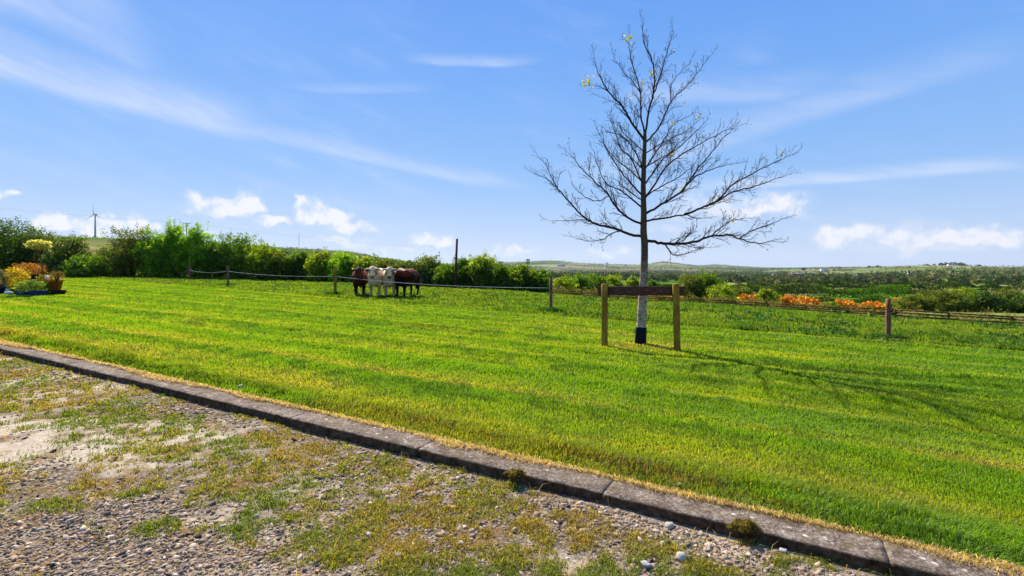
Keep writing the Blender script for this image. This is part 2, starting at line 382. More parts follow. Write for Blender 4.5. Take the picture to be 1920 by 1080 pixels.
M_dark = princ('dark_creosote_pole', woodc((.035, .02, .012), (.1, .06, .035)), .85)
def barkc(N):
    p = opos(N); sep = N.n('ShaderNodeSeparateXYZ'); N.put(sep.inputs[0], p)
    mp = N.n('ShaderNodeMapping'); N.put(mp.inputs['Vector'], p); mp.inputs['Scale'].default_value = (6, 6, 26)
    n = N.noise(mp.outputs[0], 2.0, 6, .7)
    pale = N.ramp(n, [(.36, (.1, .07, .045)), (.48, (.32, .23, .15)), (.6, (.72, .6, .46))])
    brown = N.ramp(n, [(.3, (.045, .03, .018)), (.7, (.15, .1, .055))])
    k = N.mr(N.m('ADD', sep.outputs[2], N.m('MULTIPLY', N.noise(p, 7, 4, .6), .9)), 1.2, 2.3)
    return N.mix(k, pale, brown)
M_bark = princ('tree_bark', barkc, .9, lambda N: (N.noise(opos(N), 45, 5, .7), .6, .01))
M_twig = princ('twig_bark', (.045, .024, .014), .8)
M_rubber = princ('black_ribbed_guard', (.012, .013, .018), .5)
M_rope = princ('white_electric_rope', (.75, .75, .72), .6)
M_hide = princ('cow_hide', lambda N: N.mix(1.0, vcol(N), N.ramp(N.noise(opos(N), 22, 5, .6), [(.3, (.75, .75, .75)), (.7, (1.15, 1.15, 1.15))]), 'MULTIPLY'), .55, lambda N: (N.noise(opos(N), 60, 4, .6), .25, .01), .1)
M_white = princ('white_render_wall', lambda N: N.ramp(N.noise(opos(N), .8, 4, .6), [(.3, (.72, .72, .7)), (.7, (.85, .85, .83))]), .85)
M_slate = princ('slate_roof', lambda N: N.ramp(N.noise(opos(N), 2.0, 4, .6), [(.3, (.08, .085, .1)), (.7, (.16, .17, .19))]), .7)
M_glass = princ('window_glass', (.03, .035, .04), .15, spec=.6)
M_paint = princ('painted_colour', vcol, .5)
M_terra = princ('terracotta', lambda N: N.ramp(N.noise(opos(N), 9, 4, .6), [(.3, (.42, .13, .02)), (.7, (.62, .24, .05))]), .8)
M_blue = princ('blue_trough_plastic', (.015, .035, .13), .4)
M_black = princ('dark_pot', (.03, .022, .018), .6)
M_metal = princ('grey_painted_steel', (.35, .4, .44), .5)

# ------------------------------------------------------------------ ground sheets
def grid(nu, nv):
    i = np.arange(nu*nv).reshape(nu, nv)
    return np.stack([i[:-1, :-1], i[1:, :-1], i[1:, 1:], i[:-1, 1:]], -1).reshape(-1)
# countryside: polar sheet
ra = np.concatenate([[0.01], np.geomspace(1.5, 16000, 190)])
aa = np.concatenate([np.linspace(-math.pi, -1.12, 60)[:-1], np.linspace(-1.12, 1.12, 1100), np.linspace(1.12, math.pi, 60)[1:]])
RR, AA = np.meshgrid(ra, aa, indexing='ij'); X = RR*np.sin(AA); Y = RR*np.cos(AA)
# field patchwork: irregular cells
frng = np.random.default_rng(11)
def sites():
    out = []
    for r0, r1, n in ((20, 260, 40), (260, 900, 150), (900, 2300, 260), (2300, 6500, 700)):
        rr = np.sqrt(frng.uniform(r0**2, r1**2, n)); a = frng.uniform(-1.1, 1.1, n); out.append(np.stack([rr*np.sin(a), rr*np.cos(a)], -1))
    return np.concatenate(out)
SITES = sites()
PAL = np.array([(.08, .18, .015), (.11, .22, .02), (.15, .26, .025), (.1, .2, .03), (.18, .25, .04), (.06, .13, .015), (.2, .15, .08), (.13, .14, .04), (.09, .19, .02), (.24, .26, .08)])
SCOL = PAL[frng.integers(0, len(PAL), len(SITES))]*frng.uniform(.85, 1.15, (len(SITES), 1))
FARP = np.array([(.1, .2, .05), (.2, .26, .1), (.34, .3, .18), (.06, .1, .05), (.26, .2, .13), (.14, .24, .06), (.07, .13, .06), (.28, .32, .14)])
fr_ = np.hypot(SITES[:, 0], SITES[:, 1]) > 1900; SCOL[fr_] = FARP[frng.integers(0, len(FARP), fr_.sum())]*frng.uniform(.8, 1.25, (fr_.sum(), 1))
def cells(x, y):
    x = x.ravel(); y = y.ravel(); idx = np.zeros(len(x), int); gap = np.zeros(len(x))
    wx = x+(fbm(x/90, y/90, 2)-.5)*40; wy = y+(fbm(x/90, y/90, 2, 50)-.5)*40
    for k in range(0, len(x), 20000):
        d = np.hypot(wx[k:k+20000, None]-SITES[None, :, 0], wy[k:k+20000, None]-SITES[None, :, 1])
        p = np.argpartition(d, 1, 1)[:, :2]; dd = np.take_along_axis(d, p, 1); o = np.argsort(dd, 1); dd = np.take_along_axis(dd, o, 1); p = np.take_along_axis(p, o, 1)
        idx[k:k+20000] = p[:, 0]; gap[k:k+20000] = dd[:, 1]-dd[:, 0]
    return idx, gap
Z = T(X, Y); 
inside = (1-sst(2.2, 3.2, brow_q(X, Y)))*(RR < 70)*((X > 0) | (hedge_q(X, Y) < 4)); inside = np.maximum(inside, (RR < 12)*1.0)
Z = Z-inside*.5
ci, cg = cells(X, Y); CC = SCOL[ci]
CC = CC*(1+.5*sst(1400, 500, RR.ravel()))[:, None]; fade = sst(10, 60, RR.ravel())[:, None]; CC = CC*fade+np.array((.1, .17, .025))*(1-fade)
tag(mesh_obj('countryside', np.stack([X.ravel(), Y.ravel(), Z.ravel()], -1), grid(*X.shape), 4, M_field, col=CC, smooth=True), kind='structure')
# gravel drive
s_ = np.concatenate([np.linspace(-14, -3, 40), np.linspace(-2.9, .05, 60)]); t_ = np.linspace(-22, 12, 500)
S, TT = np.meshgrid(s_, t_, indexing='ij'); X, Y = st(S, TT); Z = Tg(X, Y)
tag(mesh_obj('gravel_drive', np.stack([X.ravel(), Y.ravel(), Z.ravel()], -1), grid(*X.shape), 4, M_gravel, smooth=True), kind='structure')
# lawn and meadow
s_ = np.concatenate([np.linspace(.2, 6, 60), np.linspace(6.3, 60, 180)]); t_ = np.linspace(-70, 34, 420)
S, TT = np.meshgrid(s_, t_, indexing='ij'); X, Y = st(S, TT)
def region_mesh(name, X, Y, keep, mat, col=None):
    Z = T(X, Y); V = np.stack([X.ravel(), Y.ravel(), Z.ravel()], -1); F = grid(*X.shape).reshape(-1, 4)
    k = keep.ravel()[F].all(1); F = F[k]; used, inv = np.unique(F, return_inverse=True)
    return mesh_obj(name, V[used], inv, 4, mat, smooth=True)
mm = mow_m(X, Y); far_ok = (brow_q(X, Y) < 4) & (hedge_q(X, Y) < 9)
tag(region_mesh('lawn', X, Y, (mm < .9) & far_ok, M_turf), kind='structure')
m_ = np.concatenate([np.linspace(0, 30, 110), np.linspace(30.6, 60, 30)]); t_ = np.linspace(-60, 40, 340)
Mm, TT = np.meshgrid(m_, t_, indexing='ij'); X = .539*Mm+.842*TT+.539*13.39; Y = .842*Mm-.539*TT+.842*13.39
tag(region_mesh('meadow', X, Y, (brow_q(X, Y) < 4) & (hedge_q(X, Y) < 9), M_turf), kind='structure')

# kerb: concrete lengths with joints, one continuous built edging
def build_kerb():
    mb = MB(); t = -20.0; L = 1.52
    prof = [(0.0, -.2), (0.0, -.012), (.006, -.003), (.02, .003), (.05, .006), (KERB_W-.03, .004), (KERB_W-.008, 0), (KERB_W, -.012), (KERB_W, -.2)]
    k = 0; t = 1.03*-1-L*12-.02
    while t < 11:
        n = 60; ts = np.linspace(t+.0015, t+L-.0015, n); V = []; off = (random.random()-.5)*.004; offs = (random.random()-.5)*.008
        for j, tt in enumerate(ts):
            e = min(j, n-1-j); chip = .002 if e == 0 else 0
            for (s, z) in prof:
                ss = s+offs+(fbm(np.array(tt*6.), np.array(s*20.+k), 4)-.5)*(.014 if s < .1 else .04)*(1 if z > -.1 else 0)
                x, y = st(ss, tt); zz = z+off-chip*(z > -.1)+(fbm(np.array(tt*14.), np.array(s*30.), 3)-.5)*.012*(1 if z > -.1 else 0)
                V.append((x, y, float(Pz(x, y))+zz+.012))
        m = len(prof); F = []
        for j in range(n-1):
            for i in range(m-1): F.append((j*m+i, (j+1)*m+i, (j+1)*m+i+1, j*m+i+1))
        F.append(tuple(range(m))); F.append(tuple((n-1)*m+i for i in range(m-1, -1, -1)))
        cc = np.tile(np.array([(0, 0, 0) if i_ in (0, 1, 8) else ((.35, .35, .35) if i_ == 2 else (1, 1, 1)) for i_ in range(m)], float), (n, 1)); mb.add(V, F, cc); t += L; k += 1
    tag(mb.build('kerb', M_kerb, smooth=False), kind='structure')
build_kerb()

# ------------------------------------------------------------------ grass and stones
def blades(name, x, y, z, h, w, col, lean, mat, bend=.5, kind='stuff', label='', cat='grass', tipc=1.25):
    n = len(x); a = rng.uniform(0, 2*math.pi, n); sx, sy = np.cos(a)*w*.5, np.sin(a)*w*.5
    lx, ly = lean; V = np.zeros((n, 5, 3))
    hb = h*bend
    V[:, 0] = np.stack([x-sx, y-sy, z-.004], -1); V[:, 1] = np.stack([x+sx, y+sy, z-.004], -1)
    mx, my = x+lx*h*.35, y+ly*h*.35; zm = z+h*.6
    V[:, 2] = np.stack([mx+sx*.8, my+sy*.8, zm], -1); V[:, 3] = np.stack([mx-sx*.8, my-sy*.8, zm], -1)
    V[:, 4] = np.stack([x+lx*h, y+ly*h, z+h*(1-.35*np.clip(np.hypot(lx, ly), 0, 1.6))], -1)
    b = np.arange(n)[:, None]*5
    loops = (b+np.array([0, 1, 2, 3, 3, 2, 4])).ravel(); sizes = np.tile([4, 3], n)
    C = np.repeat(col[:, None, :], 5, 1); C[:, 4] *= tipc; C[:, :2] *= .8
    o = mesh_obj(name, V.reshape(-1, 3), polys=(loops, sizes), mat=mat, col=np.clip(C.reshape(-1, 3), 0, .9))
    return tag(o, label, cat, kind=kind)
def wedge(n, y0, y1, side=1.2):
    y = y0*(y1/y0)**rng.random(n); x = rng.uniform(-side, side, n)*y; return x, y
TREE = (2.52, 9.83)
def lawn_grass():
    x, y = wedge(1450000, 1.7, 44, 1.42); s = kerb_s(x, y); m = mow_m(x, y)
    edge = (fbm(x*1.5, y*1.5, 2)-.5)*.25
    k = (s > KERB_W-.03) & (m+edge < 0.05) & (hedge_q(x, y) < 1.5); x, y, s = x[k], y[k], s[k]
    n = len(x); sc = y/4.
    wob = (fbm(x*.5, y*.5, 3)-.5)*.7
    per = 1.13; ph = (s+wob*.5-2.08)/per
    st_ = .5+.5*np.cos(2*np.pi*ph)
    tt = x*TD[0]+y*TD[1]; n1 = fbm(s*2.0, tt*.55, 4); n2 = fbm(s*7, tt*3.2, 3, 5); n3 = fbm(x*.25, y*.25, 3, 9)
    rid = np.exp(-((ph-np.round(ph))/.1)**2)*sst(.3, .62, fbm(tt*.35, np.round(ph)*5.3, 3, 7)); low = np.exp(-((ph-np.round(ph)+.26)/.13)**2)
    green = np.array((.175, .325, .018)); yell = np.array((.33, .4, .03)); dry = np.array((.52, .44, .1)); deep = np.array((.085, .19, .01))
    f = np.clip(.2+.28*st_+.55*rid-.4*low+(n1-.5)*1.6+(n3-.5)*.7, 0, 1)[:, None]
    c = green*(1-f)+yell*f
    strong = (np.exp(-((s+wob*.35-2.08)/.12)**2)*.75+np.exp(-((s+wob*.3-1.0)/.1)**2)*.18*(x > -1)+np.exp(-((s-1.15+wob*.3)/.3)**2)*.55*(x < -2))*sst(.25, .7, n1+.1)
    d2 = np.hypot((x-TREE[0])/1.05, (y-TREE[1]+.25)/.6); strong = np.maximum(strong, (1-sst(.5, 1.1, d2+(n2-.5)*.7))*.85)
    patch = sst(.6, .75, n1)*.25*sst(6, 14, y)
    dr = (rng.random(n) < np.clip(strong*.8+rid*.12+(.008+.03*sst(.55, .7, n2))*sst(7, 4, y), 0, 1))[:, None]
    dp = np.maximum(sst(.52, .75, n2)*.45*(1-st_*.6), low*.5*sst(.35, .6, n1))[:, None]
    c = c*(1-dp)+deep*dp
    ol = (np.exp(-((s-.45)/.42)**2)*sst(.25, .6, n1)*.85)[:, None]; c = c*(1-ol)+np.array((.24, .25, .03))*ol
    le = (np.exp(-((s-.6)/.3)**2)*sst(-1.5, -4, x)*.6*sst(.3, .55, n2))[:, None]; c = c*(1-le)+np.array((.12, .13, .02))*le
    pm = (patch*sst(6, 10, y))[:, None]; c = c*(1-pm)+dry*pm
    c = np.where(dr, dry*rng.uniform(.6, 1.1, (n, 1)), c)
    # straw fringe and ragged brown tufts along the kerb
    e1 = np.clip(1-(s-KERB_W)/.1, 0, 1); fr = rng.random(n) < e1*1.0
    c[fr] = np.array((.4, .29, .12))*rng.uniform(.6, 1.1, (fr.sum(), 1))
    e2 = np.exp(-((s-.52-(n1-.5)*.3)/.14)**2)*sst(.35, .55, n2+.05); br = (rng.random(n) < e2*(.35+.35*sst(0, 2, x))*sst(.35, .6, n1)) & ~fr
    c[br] = np.array((.3, .2, .045))*rng.uniform(.5, 1.4, (br.sum(), 1))
    dg = (rng.random(n) < e2*.5) & ~fr & ~br; c[dg] = np.array((.04, .09, .01))*rng.uniform(.6, 1.3, (dg.sum(), 1))
    va = (.17*sst(12, 4, y)+.07)[:, None]; c = c*(1+va*rng.uniform(-1, 1, (n, 1)))
    h = (.015+.016*n2+.012*rng.random(n))*(1+.5*low)*(1+.35*sst(.55, .8, n2))*np.clip(sc, 1, 2.4)**.5
    h = h*(1-.35*strong)*(1-.25*sst(8, 16, y))
    h = np.where(fr, .02, h); lg = np.exp(-((s-.5)/.2)**2); h = h*(1+.9*lg*rng.random(n))
    w = .0052*np.clip(sc, .7, None)*rng.uniform(.6, 1.4, n)
    # leaning: mower rows lie in opposite directions, plus tufty turbulence
    sg = np.where(np.floor(ph*1.0) % 2 == 0, 1, -1)
    a = (fbm(x*3, y*3, 2, 3)-.5)*7; mag = rng.uniform(.2, 1.0, n)
    lx = (TD[0]*sg*.35+np.cos(a)*.5)*mag+rng.normal(0, .32, n); ly = (TD[1]*sg*.35+np.sin(a)*.5)*mag+rng.normal(0, .32, n)
    lx = np.where(fr, lx*.5-ND[0]*1.4, lx); ly = np.where(fr, ly*.5-ND[1]*1.4, ly)
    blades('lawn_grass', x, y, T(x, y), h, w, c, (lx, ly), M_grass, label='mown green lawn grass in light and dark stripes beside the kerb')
lawn_grass()
def fringe():
    n = 45000; t = rng.uniform(-20, 8, n); k = fbm(t*.9, t*0+3, 3); s = KERB_W-.02-rng.random(n)**1.6*(.0+.11*sst(.42, .7, k))+rng.uniform(0, .05, n)
    x, y = st(s, t); keep = (y > 1.6) & (rng.random(n) < .1+.9*sst(.35, .6, k)); x, y, s = x[keep], y[keep], s[keep]; n = len(x)
    c = np.array([(.66, .5, .27), (.5, .35, .16), (.78, .64, .4), (.28, .17, .07)])[rng.choice(4, n, p=[.4, .25, .2, .15])]*rng.uniform(.7, 1.15, (n, 1))
    z = Pz(x, y)+.014
    blades('dry_grass_fringe', x, y, z, rng.uniform(.018, .055, n), .0042*np.clip(y/3.5, .7, None), c, (-ND[0]*rng.uniform(.3, 1.6, n)+rng.normal(0, .6, n), -ND[1]*rng.uniform(.3, 1.6, n)+rng.normal(0, .6, n)), M_grass, label='pale dry straw fringe lying over the back edge of the kerb', cat='dry grass')
fringe()
def meadow_grass():
    x, y = wedge(420000, 7.5, 48); m = mow_m(x, y); edge = (fbm(x*1.5, y*1.5, 2)-.5)*.25
    q = brow_q(x, y)
    k = (m+edge > 0.0) & (q < 3) & (hedge_q(x, y) < 2.5); x, y, m, q = x[k], y[k], m[k], q[k]; n = len(x)
    n1 = fbm(x*.6, y*.6, 4, 2); n2 = fbm(x*3, y*3, 3, 8)
    a = np.array((.12, .23, .016)); b = np.array((.22, .3, .028)); c0 = np.array((.05, .1, .012))
    f = np.clip(.45+(n1-.5)*2.0, 0, 1)[:, None]; c = a*(1-f)+b*f
    d = sst(.52, .68, n2)[:, None]; c = c*(1-d*.6)+c0*d*.6
    yl = rng.random(n) < .04; c[yl] = (.3, .33, .05)
    c = c*rng.uniform(.8, 1.2, (n, 1))
    near = np.exp(-(m/.5)**2)
    h = (.05+.11*n2**1.5+.05*rng.random(n))*(1+.25*near)*(1-.4*sst(-2, 1, q))
    h = h*(1-.45*sst(.35, .6, n1))
    w = .0085*np.clip(y/6, .8, None)*rng.uniform(.6, 1.4, n)
    lx = rng.normal(0, .45, n); ly = rng.normal(-.1, .45, n)
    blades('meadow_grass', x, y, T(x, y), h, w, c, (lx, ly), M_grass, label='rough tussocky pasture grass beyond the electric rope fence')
    # broad-leaved weeds and pale seed heads
    x, y = wedge(9000, 9, 40); k = (mow_m(x, y) > .1) & (brow_q(x, y) < 0) & (hedge_q(x, y) < 1) & (fbm(x*.8, y*.8, 3, 4) > .52); x, y = x[k], y[k]; n = len(x)
    reps = 7; x = np.repeat(x, reps)+rng.normal(0, .05, n*reps); y = np.repeat(y, reps)+rng.normal(0, .05, n*reps); n *= reps
    c = np.where(rng.random((n, 1)) < .05, np.array((.3, .32, .1)), np.array((.045, .13, .018)))*rng.uniform(.7, 1.3, (n, 1))
    blades('meadow_weeds', x, y, T(x, y), rng.uniform(.08, .2, n), np.full(n, .035), c, (rng.normal(0, .8, n), rng.normal(0, .8, n)), M_grass, label='dark broad leaved weeds and docks scattered through the pasture', cat='weeds')
    # longer grass left round each fence post
meadow_grass()
def dusty(x, y): return np.exp(-(((x+3.9)*.8+(y-4.2)*.3)/1.25)**2-((y-4.25)/.62)**2)*sst(.25, .5, fbm(x*1.4, y*2.2, 3, 91)+.05)
def weeds_mask(x, y):
    s = kerb_s(x, y); n1 = fbm(x*1.25, y*1.25, 4, 21); n2 = fbm(x*4.5, y*4.5, 3, 33)
    band = np.exp(-((s+.75)/.62)**2)*.38
    leftb = sst(-4.2, -6.5, x)*.14*sst(-2.6, -.8, s)
    band = band+.3*np.exp(-((s+.02)/.07)**2)*sst(.45, .62, fbm(x*1.9, y*1.9, 3, 71))
    return sst(.53, .69, n1*.6+n2*.4+band+leftb-.045*sst(-1.5, -2.5, s)-.16*dusty(x, y)), n1, n2, s
def gravel_grass():
    x, y = wedge(900000, 1.9, 13, 1.25); f, n1, n2, s = weeds_mask(x, y)
    tuft = fbm(x*14, y*14, 2, 5)
    k = (s < -.005) & (rng.random(len(x)) < f*sst(.3, .6, tuft)*1.1+.03*sst(.5,.6,n1)+.006); x, y, s, n1, n2, tuft = x[k], y[k], s[k], n1[k], n2[k], tuft[k]; n = len(x)
    pal = np.array([(.22, .26, .02), (.36, .36, .03), (.07, .13, .015), (.36, .25, .04), (.16, .08, .02), (.55, .4, .18)])
    pr = np.array([.3, .26, .14, .12, .1, .08]); c = pal[rng.choice(6, n, p=pr)]
    hu = fbm(x*1.7, y*1.7, 4, 44); gr = sst(.5, .62, hu)[:, None]*.75; c = c*(1-gr)+(np.array((.07, .15, .012))+rng.random((n, 1))*np.array((.14, .13, .01)))*gr
    og = sst(.42, .32, hu)[:, None]*.4; c = c*(1-og)+(np.array((.3, .15, .03))+rng.random((n, 1))*np.array((.25, .2, .08)))*og
    c = c*rng.uniform(.65, 1.3, (n, 1))
    h = (.008+.022*rng.random(n)*(.4+n2))*(1+.9*sst(.55, .8, tuft)); w = .0042*np.clip(y/3.4, .7, None)*rng.uniform(.7, 1.5, n)
    blades('gravel_weeds', x, y, Tg(x, y), h, w, c, (rng.normal(0, .8, n), rng.normal(0, .8, n)), M_grass, label='short yellow green weeds and moss growing through the gravel', cat='weeds')
    # dead stalks
    x, y = wedge(1500, 2, 8); s = kerb_s(x, y); k = (s < -.04) & (s > -1.6); x, y = x[k], y[k]; n = len(x)
    blades('dry_stalks', x, y, Tg(x, y), rng.uniform(.03, .12, n), np.full(n, .003), np.tile((.5, .36, .18), (n, 1)), (rng.normal(0, .9, n), rng.normal(0, .9, n)), M_grass, label='thin dry straw stalks lying over the gravel by the kerb', cat='dry grass')
gravel_grass()
def stones_geo(x, y, z, sz, col, flat=.42):
    """angular chips: irregular top polygon over a wider base"""
    n = len(x); k = 6; a = (np.arange(k)/k*2*math.pi)[None, :]+rng.uniform(-.35, .35, (n, k)); rr = rng.uniform(.65, 1.1, (n, k))
    asp = rng.uniform(.35, .85, (n, 1)); rot = rng.uniform(0, math.pi, (n, 1))
    def ring(f, h, tilt):
        ux = np.cos(a)*rr*f; uy = np.sin(a)*rr*f*asp; X = ux*np.cos(rot)-uy*np.sin(rot); Y = ux*np.sin(rot)+uy*np.cos(rot)
        return X*sz[:, None]*.5, Y*sz[:, None]*.5, h
    tx, ty = rng.normal(0, .3, (2, n, 1)); h = sz[:, None]*flat*rng.uniform(.5, 1.1, (n, 1))
    V = np.zeros((n, 2*k+1, 3))
    X, Y, _ = ring(1, 0, 0); V[:, :k, 0] = X; V[:, :k, 1] = Y; V[:, :k, 2] = -h*.5+X*tx+Y*ty
    X, Y, _ = ring(.88, 0, 0); V[:, k:2*k, 0] = X; V[:, k:2*k, 1] = Y; V[:, k:2*k, 2] = h*.5*rng.uniform(.7, 1.2, (n, k))+X*tx+Y*ty
    V[:, 2*k, 2] = (h*.5)[:, 0]
    V += np.stack([x, y, z+h[:, 0]*.25], -1)[:, None, :]
    b = (np.arange(n)*(2*k+1))[:, None]; q = []; t = []
    for i in range(k): q.append([i, (i+1) % k, k+(i+1) % k, k+i]); t.append([k+i, k+(i+1) % k, 2*k])
    loops = np.concatenate([b+np.array(q).ravel()[None], b+np.array(t).ravel()[None]], 1).ravel(); sizes = np.tile([4]*k+[3]*k, n)
    return V.reshape(-1, 3), (loops, sizes), np.repeat(col, 2*k+1, 0)
def gravel():
    x, y = wedge(170000, 1.9, 12, 1.25); s = kerb_s(x, y); wm, n1, n2, _ = weeds_mask(x, y)
    dust = np.clip(dusty(x, y)*1.3+.5*sst(-1.2, -3.2, x)*sst(.45, .6, fbm(x*1.1, y*1.1, 3, 60)), 0, 1)
    k = (s < -.06) & (rng.random(len(x)) > .12+dust*.75+wm*.5+.3*sst(.45, .6, fbm(x*2.6, y*2.6, 3, 81))); x, y = x[k], y[k]; n = len(x)
    sz = np.clip(rng.lognormal(-3.7, .45, n), .009, .06)*np.clip(y/3.2, .8, 2.0)**.55*(1+.1*sst(0, .8, x))
    pal = np.array([(.27, .21, .17), (.38, .31, .25), (.17, .125, .095), (.38, .26, .15), (.25, .195, .175), (.6, .52, .44), (.08, .055, .04)])
    c = pal[rng.choice(7, n, p=[.24, .2, .16, .14, .12, .08, .06])]*rng.uniform(.75, 1.15, (n, 1))*np.array((1, .9, .76))
    V, P, C = stones_geo(x, y, Tg(x, y), sz, c, .22)
    tag(mesh_obj('gravel_chips', V, polys=P, mat=M_stone, col=C), 'loose flat grey slate chips covering the drive', 'gravel', kind='stuff')
gravel()
# single larger stones that stand out
STN = [(1255, 990, .07, (.6, .56, .5), 'large pale angular stone beside the kerb at its dark front face'),
       (1277, 1052, .075, (.62, .6, .56), 'flat whitish stone in dry grass near the bottom edge of the photo'),
       (1212, 1070, .06, (.55, .56, .6), 'bluish white stone at the very bottom left of the flat whitish stone'),
       (692, 1001, .05, (.6, .58, .56), 'rounded white pebble on grey chips below the centre of the kerb'),
       (480, 968, .04, (.62, .6, .58), 'small white pebble on open gravel left of the weedy patch'),
       (316, 897, .042, (.55, .54, .55), 'light grey pebble on the gravel at the left'),
       (235, 952, .04, (.66, .63, .6), 'bright white pebble beside a dark green weed tuft'),
       (865, 1020, .05, (.58, .56, .52), 'pale stone in the weeds below the moss on the kerb'),
       (1469, 1037, .05, (.5, .5, .56), 'grey blue stone tucked under the kerb front'),
       (1243, 1026, .05, (.6, .57, .52), 'pale chip between the two biggest stones by the kerb'),
       (746, 1046, .05, (.52, .5, .48), 'dull grey stone at the bottom edge among slate chips')]
for (px, py, sz, c, lab) in STN:
    u = (px-960)/FP; d = (CZ+DROP)/((py-500)/FP-.02*u+.005); x = u*d
    mb = MB(); mb.ico((0, 0, 0), (sz*.5, sz*.36, sz*.24), tuple(v*.72*w_ for v, w_ in zip(c, (1, .95, .88))), .6, (5, 6)); z = float(Tg(x, d))
    tag(mb.build('loose_stone', M_stone), lab, 'stone', 'loose pale stones on the gravel').location = (x, d, z+sz*.18)
    bpy.context.scene.collection.objects[-1].rotation_euler = (0, 0, random.uniform(0, 3))
for (px, py, sz, lab) in [(452, 728, .07, 'small pale stone lying on the grass edge behind the kerb'), (1274, 914, .035, 'round white pebble on the straw edge at the back of the kerb')]:
    d = gdist(px, py); x = (px-960)/FP*d; mb = MB(); mb.ico((0, 0, 0), (sz*.5, sz*.4, sz*.35), (.5, .48, .44), .3, (5, 7))
    tag(mb.build('loose_stone', M_stone), lab, 'stone').location = (x, d, float(T(x, d))+.02)
def moss(px, py, r, lab):
    d = gdist(px, py); x0 = (px-960)/FP*d; n = 2600; v = rng.normal(0, 1, (n, 3)); v /= np.linalg.norm(v, axis=1)[:, None]; v[:, 2] = abs(v[:, 2])
    lump = 1+.35*np.sin(v[:, 0]*5)*np.cos(v[:, 1]*4); p = v*np.array((r, r*.6, r*.5))*lump[:, None]
    c = np.array([(.2, .16, .03), (.14, .1, .02), (.3, .24, .06)])[rng.choice(3, n)]*rng.uniform(.7, 1.3, (n, 1))
    o = blades('moss_clump', p[:, 0], p[:, 1], p[:, 2], rng.uniform(.006, .016, n), np.full(n, .004), c, (rng.normal(0, .7, n)+v[:, 0], rng.normal(0, .7, n)+v[:, 1]), M_grass, kind=None, label=lab, cat='moss')
    del_k = o; o.location = (x0, d, float(Pz(x0, d))+.005); return o
moss(968, 893, .06, 'golden brown moss clump on the kerb edge at a joint in the middle')
moss(1398, 993, .07, 'flat brown moss clump on the front edge of the kerb at the right')

# ------------------------------------------------------------------ foliage builders
def leafquads(C, size, col, up=.0, asp=.55, dirs=None):
    """rhombic leaves at centres C"""
    n = len(C); a = rng.normal(0, 1, (n, 3)); a /= np.linalg.norm(a, axis=1)[:, None]
    b = rng.normal(0, 1, (n, 3)); b[:, 2] += up; b -= a*(a*b).sum(1)[:, None]; b /= np.linalg.norm(b, axis=1)[:, None]+1e-9
    s = (np.asarray(size)*np.ones(n))[:, None]*.5
    V = np.stack([C-a*s, C-b*s*asp, C+a*s, C+b*s*asp], 1).reshape(-1, 3)
    return V, np.arange(4*n), np.repeat(col, 4, 0)
def crown_points(n, w, dpt, h, lobes=14, base=0.0, spiky=.25, seed=0, shape='bush'):
    """leaf centres clustered on twigs inside lobes; local coordinates, z from 0 (ground) to h"""
    g = np.random.default_rng(seed); L = []
    for i in range(lobes):
        f = (i+.5)/lobes; zz = base+(h-base)*(.12+.7*f)
        k = 1-max(0, (f-.55)/.45)**1.8*.6 if shape == 'bush' else math.sin(math.pi*min(1, .18+f*.8))
        ang = i*2.4+g.uniform(-.4, .4); rad = g.uniform(.3, .8)*k
        r = g.uniform(.28, .42)*(.7+.3*k)
        L.append((math.cos(ang)*rad*w, math.sin(ang)*rad*dpt, zz, r*w, r*dpt, min(r*1.15*max(w, .5*h), h*.24)))
    L.append((g.uniform(-.2, .2)*w, 0, h-.17*h, .22*w, .25*dpt, .17*h))
    L = np.array(L); m = g.choice(len(L), n, p=(lambda q: q/q.sum())(L[:, 3]*L[:, 5])); l = L[m]
    # twig clusters: leaves gather at cluster centres near each lobe's surface
    nc = max(60, n//16); cm = g.choice(len(L), nc, p=(lambda q: q/q.sum())(L[:, 3]*L[:, 5])); cl = L[cm]
    v = g.normal(0, 1, (nc, 3)); v /= np.linalg.norm(v, axis=1)[:, None]; rad = g.uniform(.35, 1.0, (nc, 1))**.6*(1+spiky*(g.random((nc, 1))**4)*1.5)
    cc = cl[:, :3]+v*cl[:, 3:6]*rad
    pick = g.integers(0, nc, n); csz = np.minimum(w, h)*.075
    P = cc[pick]+g.normal(0, 1, (n, 3))*np.array((csz, csz, csz*.7))
    tint = g.uniform(.7, 1.3, nc)[pick]
    P[:, 2] = np.clip(P[:, 2], .02, h*1.08)
    return P, tint, L
def cols(n, pal, tint=None, g=rng):
    pal = np.array(pal); w = pal[:, 3]/pal[:, 3].sum(); c = pal[g.choice(len(pal), n, p=w), :3]*g.uniform(.8, 1.2, (n, 1))
    return c*(tint[:, None] if tint is not None else 1)
GREENS = {
 'dark':   [(.04, .09, .01, 5), (.07, .14, .012, 4), (.12, .19, .018, 1)],
 'mid':    [(.07, .16, .01, 4), (.12, .23, .014, 4), (.19, .29, .02, 1)],
 'bright': [(.12, .28, .01, 4), (.22, .42, .014, 4), (.33, .5, .02, 2)],
 'yellow': [(.17, .27, .01, 4), (.26, .36, .016, 4), (.38, .44, .03, 1.4), (.07, .12, .01, 2)],
 'haw':    [(.05, .11, .014, 5), (.1, .16, .02, 4), (.38, .36, .2, 1.3), (.16, .17, .03, 1)],
 'rusty':  [(.06, .11, .014, 5), (.15, .12, .03, 1.3), (.11, .16, .02, 3), (.35, .3, .18, .5)],
 'olive':  [(.08, .12, .014, 4), (.13, .18, .02, 4), (.22, .22, .03, 1)],
 'gorseo': [(.66, .2, .02, 5), (.42, .08, .012, 4), (.85, .52, .06, 4), (.1, .1, .02, 3)],
 'gorsey': [(.85, .62, .04, 6), (.8, .5, .05, 1), (.1, .13, .02, 1)]}
